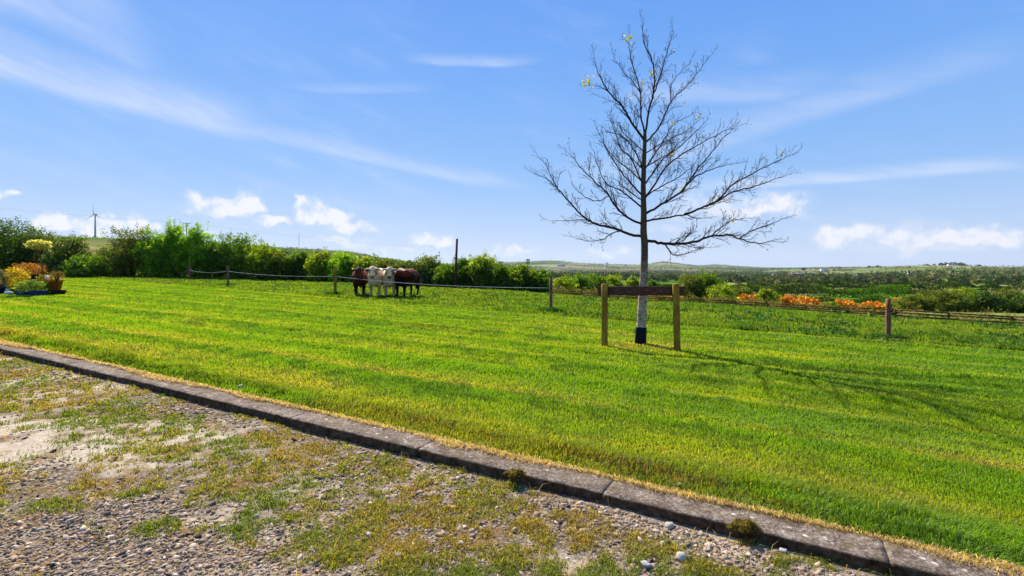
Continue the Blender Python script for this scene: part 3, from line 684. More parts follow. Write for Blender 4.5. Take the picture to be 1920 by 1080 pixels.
def bush(px, ytop, hw, d, kind, name='hedge_bush', label='', cat='bush', group=None, n=7000, leaf=None, base=0.0, spiky=.25, dp=1.0, shape='bush', stems=True, seed=None, sprigs=0, pet=None):
    seed = seed if seed is not None else int(px*7+ytop*13+d) & 0xffff
    x = (px-960)/FP*d; gz = float(T(x, d)); h = max(.4, CZ-(ytop-500)/FP*d-gz); w = hw/FP*d
    root = empty(name, (x, d, gz), label, cat, group)
    P, tint, L = crown_points(n, w, w*dp, h, int(12+n/1500), base*h, spiky, seed, shape)
    leaf = leaf or .0036*d
    g = np.random.default_rng(seed+1); C = cols(len(P), GREENS[kind], tint, g)
    # flowers and pale fresh tips only where light reaches: they grow on the outside
    V, F, CC = leafquads(P, g.uniform(.6, 1.3, len(P))*leaf, C)
    if sprigs:
        pts = []
        for k in range(sprigs):
            b0 = np.array((g.uniform(-.7, .7)*w, g.uniform(-.5, .5)*w, h*g.uniform(.78, .97))); dr = np.array((g.uniform(-.5, .5), g.uniform(-.3, .3), 1.)); ln = g.uniform(.15, .4)*h*.6
            for j in range(26): pts.append(b0+dr*ln*g.random()+g.normal(0, leaf*.5, 3))
        pts = np.array(pts); V2, F2, C2 = leafquads(pts, g.uniform(.5, 1.1, len(pts))*leaf, cols(len(pts), GREENS[kind], None, g))
        F = np.concatenate([F, F2+len(V)]); V = np.concatenate([V, V2]); CC = np.concatenate([CC, C2])
    mesh_obj('crown', V, F, 4, M_leaf, root, col=CC)
    if stems:
        mb = MB()
        for l in L[::2]:
            p0 = np.array((l[0]*.15, l[1]*.15, -.1)); p1 = np.array((l[0]*.5, l[1]*.5, l[2]*.45)); p2 = l[:3]
            r = .012*h+.01; mb.tube([p0, p1, p2], [r*1.6, r, r*.3], 5)
        mb.build('trunk', M_twig, root, col=False)
    return root
HG = 'shrubs of the hedge at the back of the pasture'
HB = [  # px, ytop, halfwidth, depth, kind, label, extras
 (-62, 414, 66, 31, 'dark', 'dark green hedge tree cut by the left edge of the photo', dict(n=9000, sprigs=8)),
 (22, 414, 54, 31, 'dark', 'tall dark green hedge tree directly behind the leftmost potted shrubs', dict(n=11000, sprigs=16, spiky=.4)),
 (84, 436, 44, 32, 'rusty', 'reddish green hawthorn behind the potted standard tree', dict(n=8000, sprigs=12)),
 (132, 440, 38, 33, 'haw', 'white flecked hawthorn just right of the potted standard tree', dict(n=8000, sprigs=8)),
 (160, 476, 34, 31, 'mid', 'low bush with yellow green top below the wind turbine', dict(n=6500)),
 (208, 464, 36, 35, 'olive', 'low hawthorn hedge bush in front of the green hillside', dict(n=6500)),
 (246, 430, 40, 35, 'rusty', 'thin dark tree with wispy top just right of the wind turbine', dict(n=6500, sprigs=26, spiky=.8)),
 (298, 434, 34, 34, 'bright', 'bright green tree with spreading side sprays, left one of the two tallest in the hedge', dict(n=9000, sprigs=26, spiky=.6)),
 (330, 419, 26, 34, 'bright', 'tallest bright green tree in the hedge with a feathery split top', dict(n=9000, sprigs=20, spiky=.5)),
 (366, 424, 28, 35, 'bright', 'bright green tree standing behind the second rope post', dict(n=8500, sprigs=18, spiky=.6)),
 (402, 456, 28, 34, 'mid', 'green hedge bush between the bright trees and the round leafy tree', dict(n=7000, sprigs=6)),
 (446, 440, 40, 34, 'mid', 'round leafy green tree behind the third rope post', dict(n=9500, sprigs=20, spiky=.5)),
 (492, 457, 32, 33, 'yellow', 'yellow green hawthorn right of the round leafy tree', dict(n=8000, sprigs=12)),
 (530, 472, 28, 33, 'olive', 'dull olive hedge bush left of the slender far mast', dict(n=6000, sprigs=5)),
 (566, 468, 26, 33, 'mid', 'green hedge bush directly under the slender far mast', dict(n=6500)),
 (604, 470, 30, 32, 'yellow', 'pale yellow green hedge bush behind the square sawn rope post', dict(n=7500, sprigs=8)),
 (643, 472, 28, 32, 'bright', 'fresh green hedge bush between the rope post and the first cow', dict(n=7000, sprigs=10)),
 (682, 478, 28, 32, 'yellow', 'hedge bush behind the red brown cow on the left', dict(n=7000, sprigs=4)),
 (720, 484, 28, 32, 'olive', 'hedge bush behind the two white cows', dict(n=6500, sprigs=3)),
 (756, 489, 24, 32, 'rusty', 'low rusty green bush behind the dark cow', dict(n=5500, sprigs=8)),
 (796, 480, 32, 31, 'haw', 'hawthorn with cream flowers right of the dark cow', dict(n=8500, sprigs=12)),
 (840, 492, 26, 31, 'mid', 'low hedge bush just left of the tall timber pole', dict(n=6000, sprigs=4)),
 (868, 482, 24, 31, 'mid', 'hedge bush behind the tall timber pole', dict(n=6500, sprigs=6)),
 (905, 477, 30, 31, 'yellow', 'yellow green peaked hedge bush right of the tall timber pole', dict(n=8000, sprigs=14)),
 (942, 492, 24, 30.5, 'mid', 'low hedge bush left of the far radio mast', dict(n=6500, sprigs=6)),
 (978, 494, 26, 30.5, 'yellow', 'round hedge bush in front of the far radio mast', dict(n=7500, sprigs=5)),
 (1012, 503, 22, 30, 'mid', 'last hedge bush just left of the bare tree side rope post', dict(n=7000, sprigs=4))]
hed = lambda px: float(np.interp((px-960)/FP, [-1.1, -.9, -.6, -.38, -.116, .074], [36, 36.5, 37.5, 36.2, 30.8, 28.8]))
for i_, (px, yt, hw, d, kd, lab, ex) in enumerate(HB):
    d = hed(px)+.5+(i_ % 3)*.35+(-2.2 if px in (160,) else 0); ex['n'] = int(ex['n']*1.5)
    bush(px, yt+3, hw*1.22, d, kd, 'hedge_bush', lab, 'bush', HG, seed=int(px)+999, **ex)
# lower undergrowth that closes the hedge foot: one ragged mass
def hedge_foot():
    px = np.concatenate([rng.uniform(-180, 1030, 42000)]); d = np.interp((px-960)/FP, [-1.1, -.9, -.6, -.38, -.116, .074], [36, 36.5, 37.5, 36.2, 30.8, 28.8])+rng.uniform(0, 1.6, len(px))
    hh = np.interp(px, [-180, 0, 200, 450, 800, 1030], [2.2, 2.0, 1.7, 1.5, 1.2, 1.0])*(.7+.6*fbm(px*.03, px*0, 3))
    x = (px-960)/FP*d; z = T(x, d)+hh*rng.random(len(px))**.8
    V, F, C = leafquads(np.stack([x, d, z], -1), rng.uniform(.08, .16, len(px)), cols(len(px), GREENS['dark'])*(.6+.8*fbm(px*.15, z*3, 3))[:, None])
    tag(mesh_obj('hedge_undergrowth', V, F, 4, M_leaf, col=C), 'tangled dark undergrowth along the foot of the hedge', 'undergrowth', kind='stuff')
hedge_foot()
FB = 'bushes growing beyond the rail fence'
for (px, yt, hw, d, kd, lab, ex) in [
 (1054, 520, 22, 34, 'yellow', 'small yellow green bush just right of the rope post beside the hedge end', dict(n=5000)),
 (1086, 514, 30, 36, 'mid', 'dense green bush left of the tree support frame beyond the rail fence', dict(n=8000)),
 (1116, 515, 24, 37, 'mid', 'rounded green bush behind the left stake top', dict(n=6500)),
 (1147, 517, 19, 42, 'yellow', 'feathery pale green bush just right of the left stake', dict(n=6000, sprigs=8)),
 (1188, 518, 17, 44, 'yellow', 'pale green bush partly behind the bare tree trunk', dict(n=5000)),
 (1222, 524, 14, 48, 'mid', 'small green bush right of the bare tree trunk', dict(n=4000)),
 (1296, 516, 28, 36, 'olive', 'olive bush with reddish twigs just right of the right stake', dict(n=7500, sprigs=6)),
 (1326, 512, 30, 37, 'mid', 'tallest leafy bush right of the right stake', dict(n=9000, sprigs=6)),
 (1352, 534, 26, 34, 'yellow', 'light green bush at the foot of the tallest leafy bush', dict(n=6500)),
 (1388, 536, 26, 42, 'olive', 'brownish bush left of the orange gorse', dict(n=6000)),
 (1441, 544, 20, 37, 'yellow', 'arching yellow green bush between two orange gorse clumps', dict(n=6500, sprigs=4)),
 (1718, 553, 26, 44, 'olive', 'low bramble bush at the left end of the big thicket', dict(n=6500)),
 (1760, 545, 34, 46, 'olive', 'domed bush with a yellowish crest in the big thicket', dict(n=9000)),
 (1808, 541, 34, 48, 'yellow', 'highest yellow topped bush of the big thicket', dict(n=9000)),
 (1850, 547, 32, 45, 'dark', 'dark green bush in the middle right of the big thicket', dict(n=9000)),
 (1894, 545, 34, 47, 'olive', 'olive bush by the right edge of the photo in the big thicket', dict(n=9000)),
 (1940, 550, 34, 44, 'dark', 'dark bush cut by the right edge of the photo', dict(n=8000))]:
    ex['n'] = int(ex['n']*1.6)
    bush(px, yt, hw*1.25, d, kd, 'bush', lab, 'bush', FB, seed=int(px)+555, leaf=.0031*d, **ex)
for (px, yt, hw, d, kd, lab) in [
 (1238, 543, 19, 32, 'gorsey', 'bright yellow gorse seen under the crossbar right of the trunk'),
 (1264, 543, 12, 32, 'gorsey', 'small bright yellow gorse just left of the right stake'),
 (1378, 558, 12, 34, 'gorsey', 'pale yellow gorse at the left end of the orange row'),
 (1404, 553, 20, 35, 'gorseo', 'orange gorse left of the arching yellow green bush'),
 (1478, 554, 18, 44, 'gorseo', 'dark orange gorse at the left of the long row'),
 (1512, 557, 26, 43, 'gorseo', 'widest orange gorse in the long row'),
 (1584, 562, 24, 42, 'gorseo', 'orange gorse in the middle of the long row'),
 (1634, 566, 22, 41, 'gorseo', 'orange gorse just left of the red fence post'),
 (1675, 568, 14, 41, 'yellow', 'yellow tipped low gorse just right of the red fence post'),
 (1560, 566, 14, 42, 'yellow', 'green unflowered gorse between orange ones'),
 (1690, 560, 18, 75, 'gorseo', 'thin distant orange gorse left of the big thicket')]:
    bush(px, yt, hw*1.1, d, kd, 'gorse_bush', lab, 'gorse', 'gorse bushes beyond the rail fence', seed=int(px)+77, n=5200, leaf=.0032*d, stems=True)
# mid distance hedgerows across the valley fields
def hedgerow(pts, d0, h, kd, lab, n=2600, wid=2.5, gap=.15):
    g = np.random.default_rng(int(d0*3+pts[0][0])); P = np.array([ray(p, 500, dd)[:2] for p, dd in pts])
    t = g.random(n)*(len(P)-1); i = t.astype(int); f = (t-i)[:, None]; q = P[i]*(1-f)+P[i+1]*f
    L = np.hypot(*(P[-1]-P[0])); arc = t/(len(P)-1)*L
    hp = h*np.clip(.35+1.3*vnoise(arc/(h*1.8)+d0, arc*0+3)**1.3, .3, 1.5); hp = np.where(vnoise(arc/(h*5)+7, arc*0+d0) < gap, hp*.3, hp)
    q = q+g.normal(0, wid*.3, (n, 2)); z = T(q[:, 0], q[:, 1])+hp*g.random(n)**.7
    tint = .65+.8*vnoise(arc/h, z/h*2+5)
    run = vnoise(arc/(h*2.5)+31, arc*0+d0*.1); C = np.where((run > .58)[:, None], cols(n, GREENS['dark'], tint, g)*.8, np.where((run < .36)[:, None], cols(n, GREENS['rusty'], tint, g), cols(n, GREENS[kd], tint, g)))
    V, F, CC = leafquads(np.stack([q[:, 0], q[:, 1], z], -1), g.uniform(.7, 1.3, n)*d0*.0028, C, asp=.8)
    c = V.mean(0); c[2] = float(T(c[0], c[1]))
    tag(mesh_obj('hedgerow', V, F, 4, M_far, col=CC, loc=c), lab, 'hedgerow', 'field hedgerows across the valley')
for (pts, h, kd, lab, n, gap) in [
 ([(1440, 86), (1540, 84), (1660, 80)], 1.2, 'olive', 'low hedgerow directly behind the orange gorse row', 4500, .3),
 ([(1450, 128), (1560, 124), (1700, 118)], 2.6, 'mid', 'hedgerow with rounded bushes above the orange gorse row', 4500, .25),
 ([(1460, 185), (1600, 176), (1760, 170)], 2.6, 'rusty', 'rust tinted hedgerow crossing the nearest valley field', 4000, .2),
 ([(1380, 250), (1520, 240), (1700, 235), (1920, 220)], 3.4, 'dark', 'long dark hedgerow above the big thicket', 6000, .1),
 ([(1400, 340), (1600, 330), (1800, 320), (2000, 300)], 2.6, 'olive', 'olive hedgerow one field below the lone white farmhouse', 6000, .1),
 ([(1400, 480), (1600, 470), (1800, 460), (2050, 440)], 4.2, 'rusty', 'brownish tree lined hedgerow just below the farmhouses', 6000, .1),
 ([(1040, 120), (1130, 125), (1260, 130)], 2.0, 'mid', 'low green hedgerow seen left of the bare tree trunk', 3500, .1),
 ([(1040, 300), (1140, 310), (1280, 320)], 2.6, 'olive', 'hedgerow edging the brown field behind the left stake', 3500, .2),
 ([(1200, 190), (1290, 200), (1420, 205)], 3.0, 'dark', 'dark hedgerow between the trunk and the right stake', 3500, .2),
 ([(1030, 620), (1200, 640), (1440, 650)], 8, 'dark', 'dark wooded hedgerow at the foot of the far hills behind the bare tree', 5000, .05),
 ([(1330, 160), (1400, 158), (1470, 150)], 3.4, 'olive', 'short hedgerow above the brownish bush', 3000, .2)]:
    hedgerow(pts, pts[0][1], h, kd, lab, n, max(2, h*.6), gap)
# far-off trees and woods of the valley and hills
def far_woods():
    n = 170000; r = 520*(6200/520)**rng.random(n)**.95; a = rng.uniform(-.93, .86, n); x = r*np.sin(a); y = r*np.cos(a)
    idx, gap = cells(x, y)
    wood = fbm(x/420, y/420, 3, 13); px = 960+FP*np.tan(a)
    left = (px < 900)
    thr = np.where(left, 2.0, np.where(r < 1500, 3.2, 4.2))*(1+r/1800)
    keep = (gap < thr) | ((wood > .64) & ~left & (r > 900) & (rng.random(n) < .25)) | ((wood > .58) & (r > 1600) & ~left & (rng.random(n) < .15) & (px > 1400))
    keep |= (px > 930) & (px < 1480) & (r > 1500) & (r < 3300) & (rng.random(n) < .28)
    keep |= (px > 900) & (r > 3000) & (fbm(x/300, y/300, 3, 40) > .53) & (rng.random(n) < .5)
    keep &= ~(left & (r < 1500) & (px > 150) & (px < 215))
    x, y, r, wood, px = x[keep], y[keep], r[keep], wood[keep], px[keep]
    q_ = (px > 1580) & (r > 1500) & (rng.random(len(x)) < .35); x, y, r, wood, px = [v[~q_] for v in (x, y, r, wood, px)]
    if len(x) > 42000: x, y, r, wood, px = [v[:42000] for v in (x, y, r, wood, px)]
    z = T(x, y); C = []; S = []; K = []
    hgt = rng.uniform(3.5, 8, len(x))*np.where(wood > .57, 1.25, .9)*np.where(px < 900, .55, 1)
    nq = np.clip(9000/r, 7, 20).astype(int); rep = np.repeat(np.arange(len(x)), nq); m = len(rep)
    g = rng.normal(0, 1, (m, 3)); g /= np.linalg.norm(g, axis=1)[:, None]; hh = hgt[rep]
    P = np.stack([x[rep], y[rep], z[rep]+hh*.5], -1)+g*np.stack([hh*.5, hh*.5, hh*.48], -1)*rng.uniform(.4, 1, (m, 1))
    base = np.array([(.03, .055, .018), (.05, .08, .02), (.1, .085, .04), (.14, .15, .04), (.2, .15, .07), (.035, .05, .03)])
    pr = [.3, .25, .15, .13, .07, .1]; tc = base[rng.choice(6, len(x), p=pr)]; bh = (px > 1580) & (r > 1400) & (rng.random(len(x)) < .6); tc[bh] = np.array([(.17, .15, .06), (.22, .17, .09), (.14, .18, .05), (.25, .25, .08)])[rng.integers(0, 4, bh.sum())]
    c = tc[rep]*rng.uniform(.9, 1.6, (m, 1))
    V, F, CC = leafquads(P, hh*rng.uniform(.28, .5, m), c, asp=.8)
    tag(mesh_obj('distant_woodland', V, F, 4, M_far, col=CC), 'far off woods and field trees over the valley and hills', 'woodland', kind='stuff')
far_woods()
def far_tree(px, ytop, hw, d, kd, lab, n=900, cat='tree', grp='single trees far across the valley'):
    x = (px-960)/FP*d; gz = float(T(x, d)); h = max(4, CZ-(ytop-500)/FP*d-gz); w = hw/FP*d
    root = empty('distant_tree', (x, d, gz), lab, cat, grp)
    P, tint, L = crown_points(n, w, w, h, 12, .12*h, .1, int(px), 'round')
    V, F, CC = leafquads(P, d*.0022*rng.uniform(.7, 1.3, n), cols(n, GREENS[kd], tint)*.75, asp=.8)
    mesh_obj('crown', V, F, 4, M_far, root, col=CC)
    mb = MB(); mb.tube([(0, 0, -.5), (0, 0, h*.5)], [.05*h, .02*h], 6); mb.build('trunk', M_twig, root, col=False)
for (px, yt, hw, d, kd, lab) in [
 (1741, 520, 7, 880, 'dark', 'dark round tree just right of the lone white farmhouse'),
 (1728, 523, 5, 900, 'dark', 'smaller dark tree between farmhouse and the round tree'),
 (1658, 515, 8, 760, 'dark', 'left one of two merged dark trees in the middle of the valley'),
 (1671, 514, 9, 770, 'dark', 'right one of two merged dark trees in the middle of the valley'),
 (1624, 524, 7, 600, 'olive', 'olive tree above the orange gorse row on the valley floor'),
 (1507, 502, 4.5, 2300, 'dark', 'small dark tree breaking the skyline above the left farmhouse'),
 (1630, 499, 4, 2300, 'dark', 'left of two small trees on the right hill crest'),
 (1646, 498.5, 6, 2300, 'dark', 'second small clump on the right hill crest'),
 (1836, 496, 3, 2350, 'dark', 'lone dark tree right of the hilltop copse'),
 (1752, 495.5, 3.5, 2300, 'dark', 'small tree just left of the hilltop copse'),
 (1738, 495.5, 5.5, 2300, 'mid', 'broad green clump left of the hilltop copse')]:
    far_tree(px, yt, hw, d, kd, lab)
for i, px in enumerate((1764, 1773, 1782, 1791, 1800, 1807)):
    far_tree(px, [493.5, 492.5, 492, 492, 492.5, 494][i], 6, 2400+(i % 2)*25, 'dark', ['leftmost dark tree of the dense hilltop copse', 'second dark tree from the left in the hilltop copse', 'dark tree left of centre in the hilltop copse above the country house', 'dark tree right of centre in the hilltop copse above the country house', 'second dark tree from the right in the hilltop copse', 'rightmost dark tree of the dense hilltop copse'][i], 700, 'tree', 'trees of the hilltop copse')

# ------------------------------------------------------------------ houses
def house(px, d, L, Wd, hw, rz, lab, name='farmhouse', shed=False, wins=3):
    x = (px-960)/FP*d; gz = float(T(x, d)); root = empty(name, (x, d, gz), lab, 'house' if not shed else 'barn', None, rz)
    mb = MB(); mb.box((-L/2, -Wd/2, -3), (L/2, Wd/2, hw)); rh = Wd*.42
    mb.add([(-L/2, -Wd/2, hw), (-L/2, Wd/2, hw), (-L/2, 0, hw+rh)], [(0, 2, 1)]); mb.add([(L/2, -Wd/2, hw), (L/2, Wd/2, hw), (L/2, 0, hw+rh)], [(0, 1, 2)])
    mb.build('wall', M_white if not shed else M_metal, root, col=False)
    rb = MB(); o = .4; k = rh/(Wd/2)
    for sgn in (-1, 1):
        a = (-L/2-o, sgn*(Wd/2+o), hw-o*k+.05); b = (L/2+o, sgn*(Wd/2+o), hw-o*k+.05); c = (L/2+o, 0, hw+rh+.05); e = (-L/2-o, 0, hw+rh+.05)
        up = np.array((0, 0, .25)); V = np.array([a, b, c, e]); rb.add(np.concatenate([V, V+up]), [(0, 1, 2, 3), (7, 6, 5, 4), (0, 4, 5, 1), (1, 5, 6, 2), (2, 6, 7, 3), (3, 7, 4, 0)])
    r = rb.build('roof', M_slate, root, col=False)
    if not shed:
        for sx in (-1, 1):
            cb = MB(); cb.box((sx*(L/2-.9)-.45, -.4, hw+rh-.8), (sx*(L/2-.9)+.45, .4, hw+rh+1.3)); cb.build('chimney', M_white, r, col=False)
        for i in range(wins):
            for zz in ((1.0, 3.4) if hw > 4 else (1.0,)):
                cx = -L/2+L*(i+.5)/wins; wbm = MB(); wbm.box((cx-.6, -Wd/2-.08, zz), (cx+.6, -Wd/2-.02, zz+1.3)); wbm.build('window', M_glass, root, col=False)
        db = MB(); db.box((L/6-.5+L/6*.6, -Wd/2-.1, 0), (L/6+.5+L/6*.6, -Wd/2-.03, 2.1)); db.build('door', M_dark, root, col=False)
house(1709, 880, 13, 7, 5.2, R(-12), 'white farmhouse beside dark round trees in the valley at the right')
house(1488, 1000, 12, 7, 4.6, R(20), 'white gabled farmhouse at the left of the valley under the skyline tree')
house(1499, 1015, 20, 9, 4.2, R(10), 'long grey shed adjoining the left white farmhouse', 'farm_shed', True)
house(1543, 1750, 16, 9, 8, R(-15), 'tall white house on the slope above the left farmhouse')
house(1786, 2290, 46, 12, 9, R(4), 'long white country house in front of the hilltop copse', wins=7)
house(1451, 1100, 8, 6, 5, R(30), 'tiny white cottage among trees left of the left farmhouse', wins=2)
house(1052, 3600, 60, 20, 8, R(5), 'long pale shed on the far hill left of the bare tree', 'farm_shed', True)
house(1137, 4200, 22, 16, 16, R(15), 'pale house on the far ridge behind the left stake')
house(1172, 4000, 26, 14, 10, R(-10), 'white house on the far ridge between left stake and trunk')
house(1603, 760, 9, 6, 4, R(25), 'small white building among hedges left of the merged dark trees', wins=2)

# ------------------------------------------------------------------ turbine, masts, poles, wires
def turbine():
    d = 1250; px = 178.5; x = (px-960)/FP*d; gz = float(T(x, d)); hub = CZ+(500-402)/FP*d
    root = empty('wind_turbine', (x, d, gz), 'pale three bladed wind turbine on the green hillside at the left', 'wind turbine')
    H = hub-gz; mb = MB(); mb.tube([(0, 0, -2), (0, 0, H*.5), (0, 0, H)], [2.4, 1.9, 1.3], 14); mb.build('tower', M_metal, root, smooth=True, col=False)
    mb = MB(); mb.box((-1.6, -3, H-1.4), (1.6, 5, H+1.8), .5); mb.build('nacelle', M_metal, root, col=False)
    mb = MB(); mb.ico((0, -4, H), (1.7, 1.9, 1.7)); mb.build('hub', M_metal, root, smooth=True, col=False)
    for a in (98, 215, 333):
        a = R(a); u = np.array((math.cos(a), 0, math.sin(a))); w = np.array((-math.sin(a), 0, math.cos(a))); c0 = np.array((0, -4.4, H)); V = []
        for f, cw in ((.03, .9), (.12, 1.5), (.3, 1.25), (.65, .8), (1, .25)):
            p = c0+u*25*f; V += [p-w*cw*.5, p+np.array((0, -.35*(1-f), 0)), p+w*cw*.7, p+np.array((0, .35*(1-f), 0))]
        F = [(0, 3, 2, 1), (16, 17, 18, 19)]
        for i in range(4):
            for k in range(4): F.append((i*4+k, i*4+(k+1) % 4, i*4+4+(k+1) % 4, i*4+4+k))
        mb = MB(); mb.add(V, F); mb.build('blade', M_metal, root, col=False)
turbine()
def mast(px, ytop, d, r, lab, heads=False):
    x = (px-960)/FP*d; gz = float(T(x, d)); H = CZ+(500-ytop)/FP*d-gz; root = empty('radio_mast', (x, d, gz), lab, 'mast', 'far masts on the hills')
    mb = MB()
    for k in range(3):
        a = k*2.094; mb.tube([(math.cos(a)*r, math.sin(a)*r, -2), (math.cos(a)*r*.7, math.sin(a)*r*.7, H)], r*.22, 5)
    n = int(H/(r*3))
    for j in range(n):
        z = j*H/n; z2 = (j+1)*H/n
        for k in range(3):
            a, b = k*2.094, (k+1)*2.094; f1 = r*(1-.3*z/H); f2 = r*(1-.3*z2/H); mb.tube([(math.cos(a)*f1, math.sin(a)*f1, z), (math.cos(b)*f2, math.sin(b)*f2, z2)], r*.12, 4)
    mb.build('lattice', M_dark if heads else M_metal, root, col=False)
    mb = MB()
    if heads:
        for k in range(3):
            a = k*2.094+.4
            for zz in (H-2.2, H-5.4): mb.box((math.cos(a)*r*2.2-.5, math.sin(a)*r*2.2-.5, zz), (math.cos(a)*r*2.2+.5, math.sin(a)*r*2.2+.5, zz+2.6))
    else: mb.tube([(0, 0, H-1), (0, 0, H+4)], .3, 6)
    mb.build('antenna', M_dark, root, col=False)
mast(560.5, 439, 1560, .75, 'thin pale mast on the hillside between the hedge trees')
mast(990, 486, 620, .8, 'dark radio mast with antenna panels above the hedge end', True)
def pole():
    d = 29.4; x0 = (853-960)/FP*d; gz = float(T(x0, d)); top = ray(857, 448, d); root = empty('timber_pole', (x0, d, gz), 'tall slim dark timber pole standing in front of the hedge', 'pole')
    l = top-np.array((x0, d, gz)); mb = MB(); mb.tube([(0, 0, -.3), l*.5, l], [.075, .068, .06], 10); mb.build('pole_shaft', M_dark, root, smooth=True, col=False)
    mb = MB(); mb.tube([l*.995, l*1.01], [.065, .03], 10); mb.build('cap', M_metal, root, col=False)
    mb = MB(); a = ray(893, 543, 29.0)-np.array((x0, d, gz)); a[2] = float(T(a[0]+x0, 29.0))-gz; b = ray(884, 519, 29.2)-np.array((x0, d, gz)); mb.tube([a, b], .018, 6)
    tag(mb.build('leaning_stick', M_rail, col=False), 'thin leaning stick in front of the hedge right of the timber pole', 'stick').location = (x0, d, gz)
pole()
def powerline():
    def up(px, yt, d, lab):
        x = (px-960)/FP*d; gz = float(T(x, d)); H = CZ+(500-yt)/FP*d-gz; root = empty('utility_pole', (x, d, gz), lab, 'utility pole')
        mb = MB(); mb.tube([(0, 0, -.5), (0, 0, H)], [.16, .11], 8); mb.build('pole_shaft', M_dark, root, col=False)
        mb = MB(); mb.box((-1.1, -.07, H-.45), (1.1, .07, H-.3)); mb.build('crossarm', M_dark, root, col=False)
        for s in (-1, 1):
            mb = MB(); mb.tube([(s*1.0, 0, H-.3), (s*1.0, 0, H-.08)], .05, 6); mb.build('insulator', M_metal, root, col=False)
        return np.array((x, d, gz+H-.08))
    a = up(350, 417, 150, 'distant utility pole whose crossarm shows over the tallest bright green tree')
    e1 = ray(-500, 330, 190); e2 = ray(780, 462, 210)
    for lab, e, s in (('overhead wire running left from the utility pole past the turbine', e1, -1), ('overhead wire running right from the utility pole over the hedge', e2, 1)):
        p = []; st0 = a+np.array((s*1.0, 0, 0))
        for k in range(25):
            t = k/24; q = st0*(1-t)+e*t; q[2] -= 7*t*(1-t)*1.0 if s < 0 else 3*t*(1-t); p.append(q)
        mb = MB(); mb.tube(p, .012, 4, caps=False); tag(mb.build('power_cable', M_dark, col=False), lab, 'cable')
powerline()

# ------------------------------------------------------------------ rope fence
def fpost(px, ytop, d, w, square, lab, mat, base=None, lean=0):
    x = (px-960)/FP*d; gz = float(T(x, d)); h = CZ-(ytop-500)/FP*d-gz; root = empty('fence_post', (x, d, gz), lab, 'fence post', 'posts of the electric rope fence')
    mb = MB()
    if square: mb.box((-w/2, -w/2, -.3), (w/2, w/2, h), .008)
    else:
        n = 7; pts = [(lean*h*i/(n-1), 0, -.3+(h+.3)*i/(n-1)) for i in range(n)]; mb.tube(pts, [w/2*(1+.05*math.sin(i*2.1)) for i in range(n-1)]+[w/2*.93], 12)
    mb.build('post_shaft', mat, root, smooth=False, col=False)
    mb = MB(); rzz = h-.3 if h > .9 else h*.7
    mb.tube([(0, -w/2-.0, rzz), (0, -w/2-.03, rzz)], .022, 8); mb.ico((0, -w/2-.035, rzz), .02); mb.build('insulator', M_black, root, col=False)
    return np.array((x, d-w/2-.035, gz+rzz)), (x, d, gz)
FP_ = []
for a in [(325, 508, 40.0, .09, False, 'farthest thin fence post against the hedge at the left', M_oldpost),
          (355.5, 497, 35.0, .16, False, 'thick fence post in front of the bright green trees', M_oldpost),
          (427.5, 498, 27.5, .12, False, 'slim reddish fence post before the round leafy tree', M_oldpost),
          (628.5, 505, 22.0, .125, False, 'pale brown fence post left of the cows', M_post),
          (1033, 522, 16.1, .105, False, 'weathered reddish fence post between cows and bare tree', M_oldpost),
          (1665.5, 560, 11.26, .1, False, 'weathered red fence post at the right of the bare tree', M_oldpost)]: FP_.append(fpost(*a))
def rope():
    att = [p[0] for p in FP_]; names = ['farthest', 'second', 'third', 'fourth', 'fifth']
    labs = ['short sagging rope between the two farthest fence posts', 'sagging white rope from the thick post to the slim reddish post', 'white rope from the slim reddish post to the pale brown post', 'long white rope passing in front of the four cows']
    for i in range(4):
        a, b = att[i], att[i+1]; sag = [.16, .15, .1, .12][i]; p = []
        for k in range(31):
            t = k/30; q = a*(1-t)+b*t; q[2] -= sag*4*t*(1-t); p.append(q)
        mb = MB(); mb.tube(p, .0052, 6); tag(mb.build('fence_rope', M_rope, col=False, smooth=True), labs[i], 'rope', 'spans of white electric fence rope')
rope()
def post_grass():
    X_, Y_ = [], []
    for (_, (x, y, z)) in FP_[2:]:
        n = 900; X_.append(x+rng.normal(0, .22, n)); Y_.append(y+rng.normal(-.02, .12, n))
    x = np.concatenate(X_); y = np.concatenate(Y_); n = len(x)
    c = np.array((.05, .13, .015))*rng.uniform(.6, 1.4, (n, 1))
    blades('post_tussocks', x, y, T(x, y), rng.uniform(.08, .24, n)*np.clip(y/16, .7, 1), np.full(n, .012), c, (rng.normal(0, .45, n), rng.normal(0, .45, n)), M_grass, label='taller dark grass left unmown around the foot of the fence posts')
post_grass()
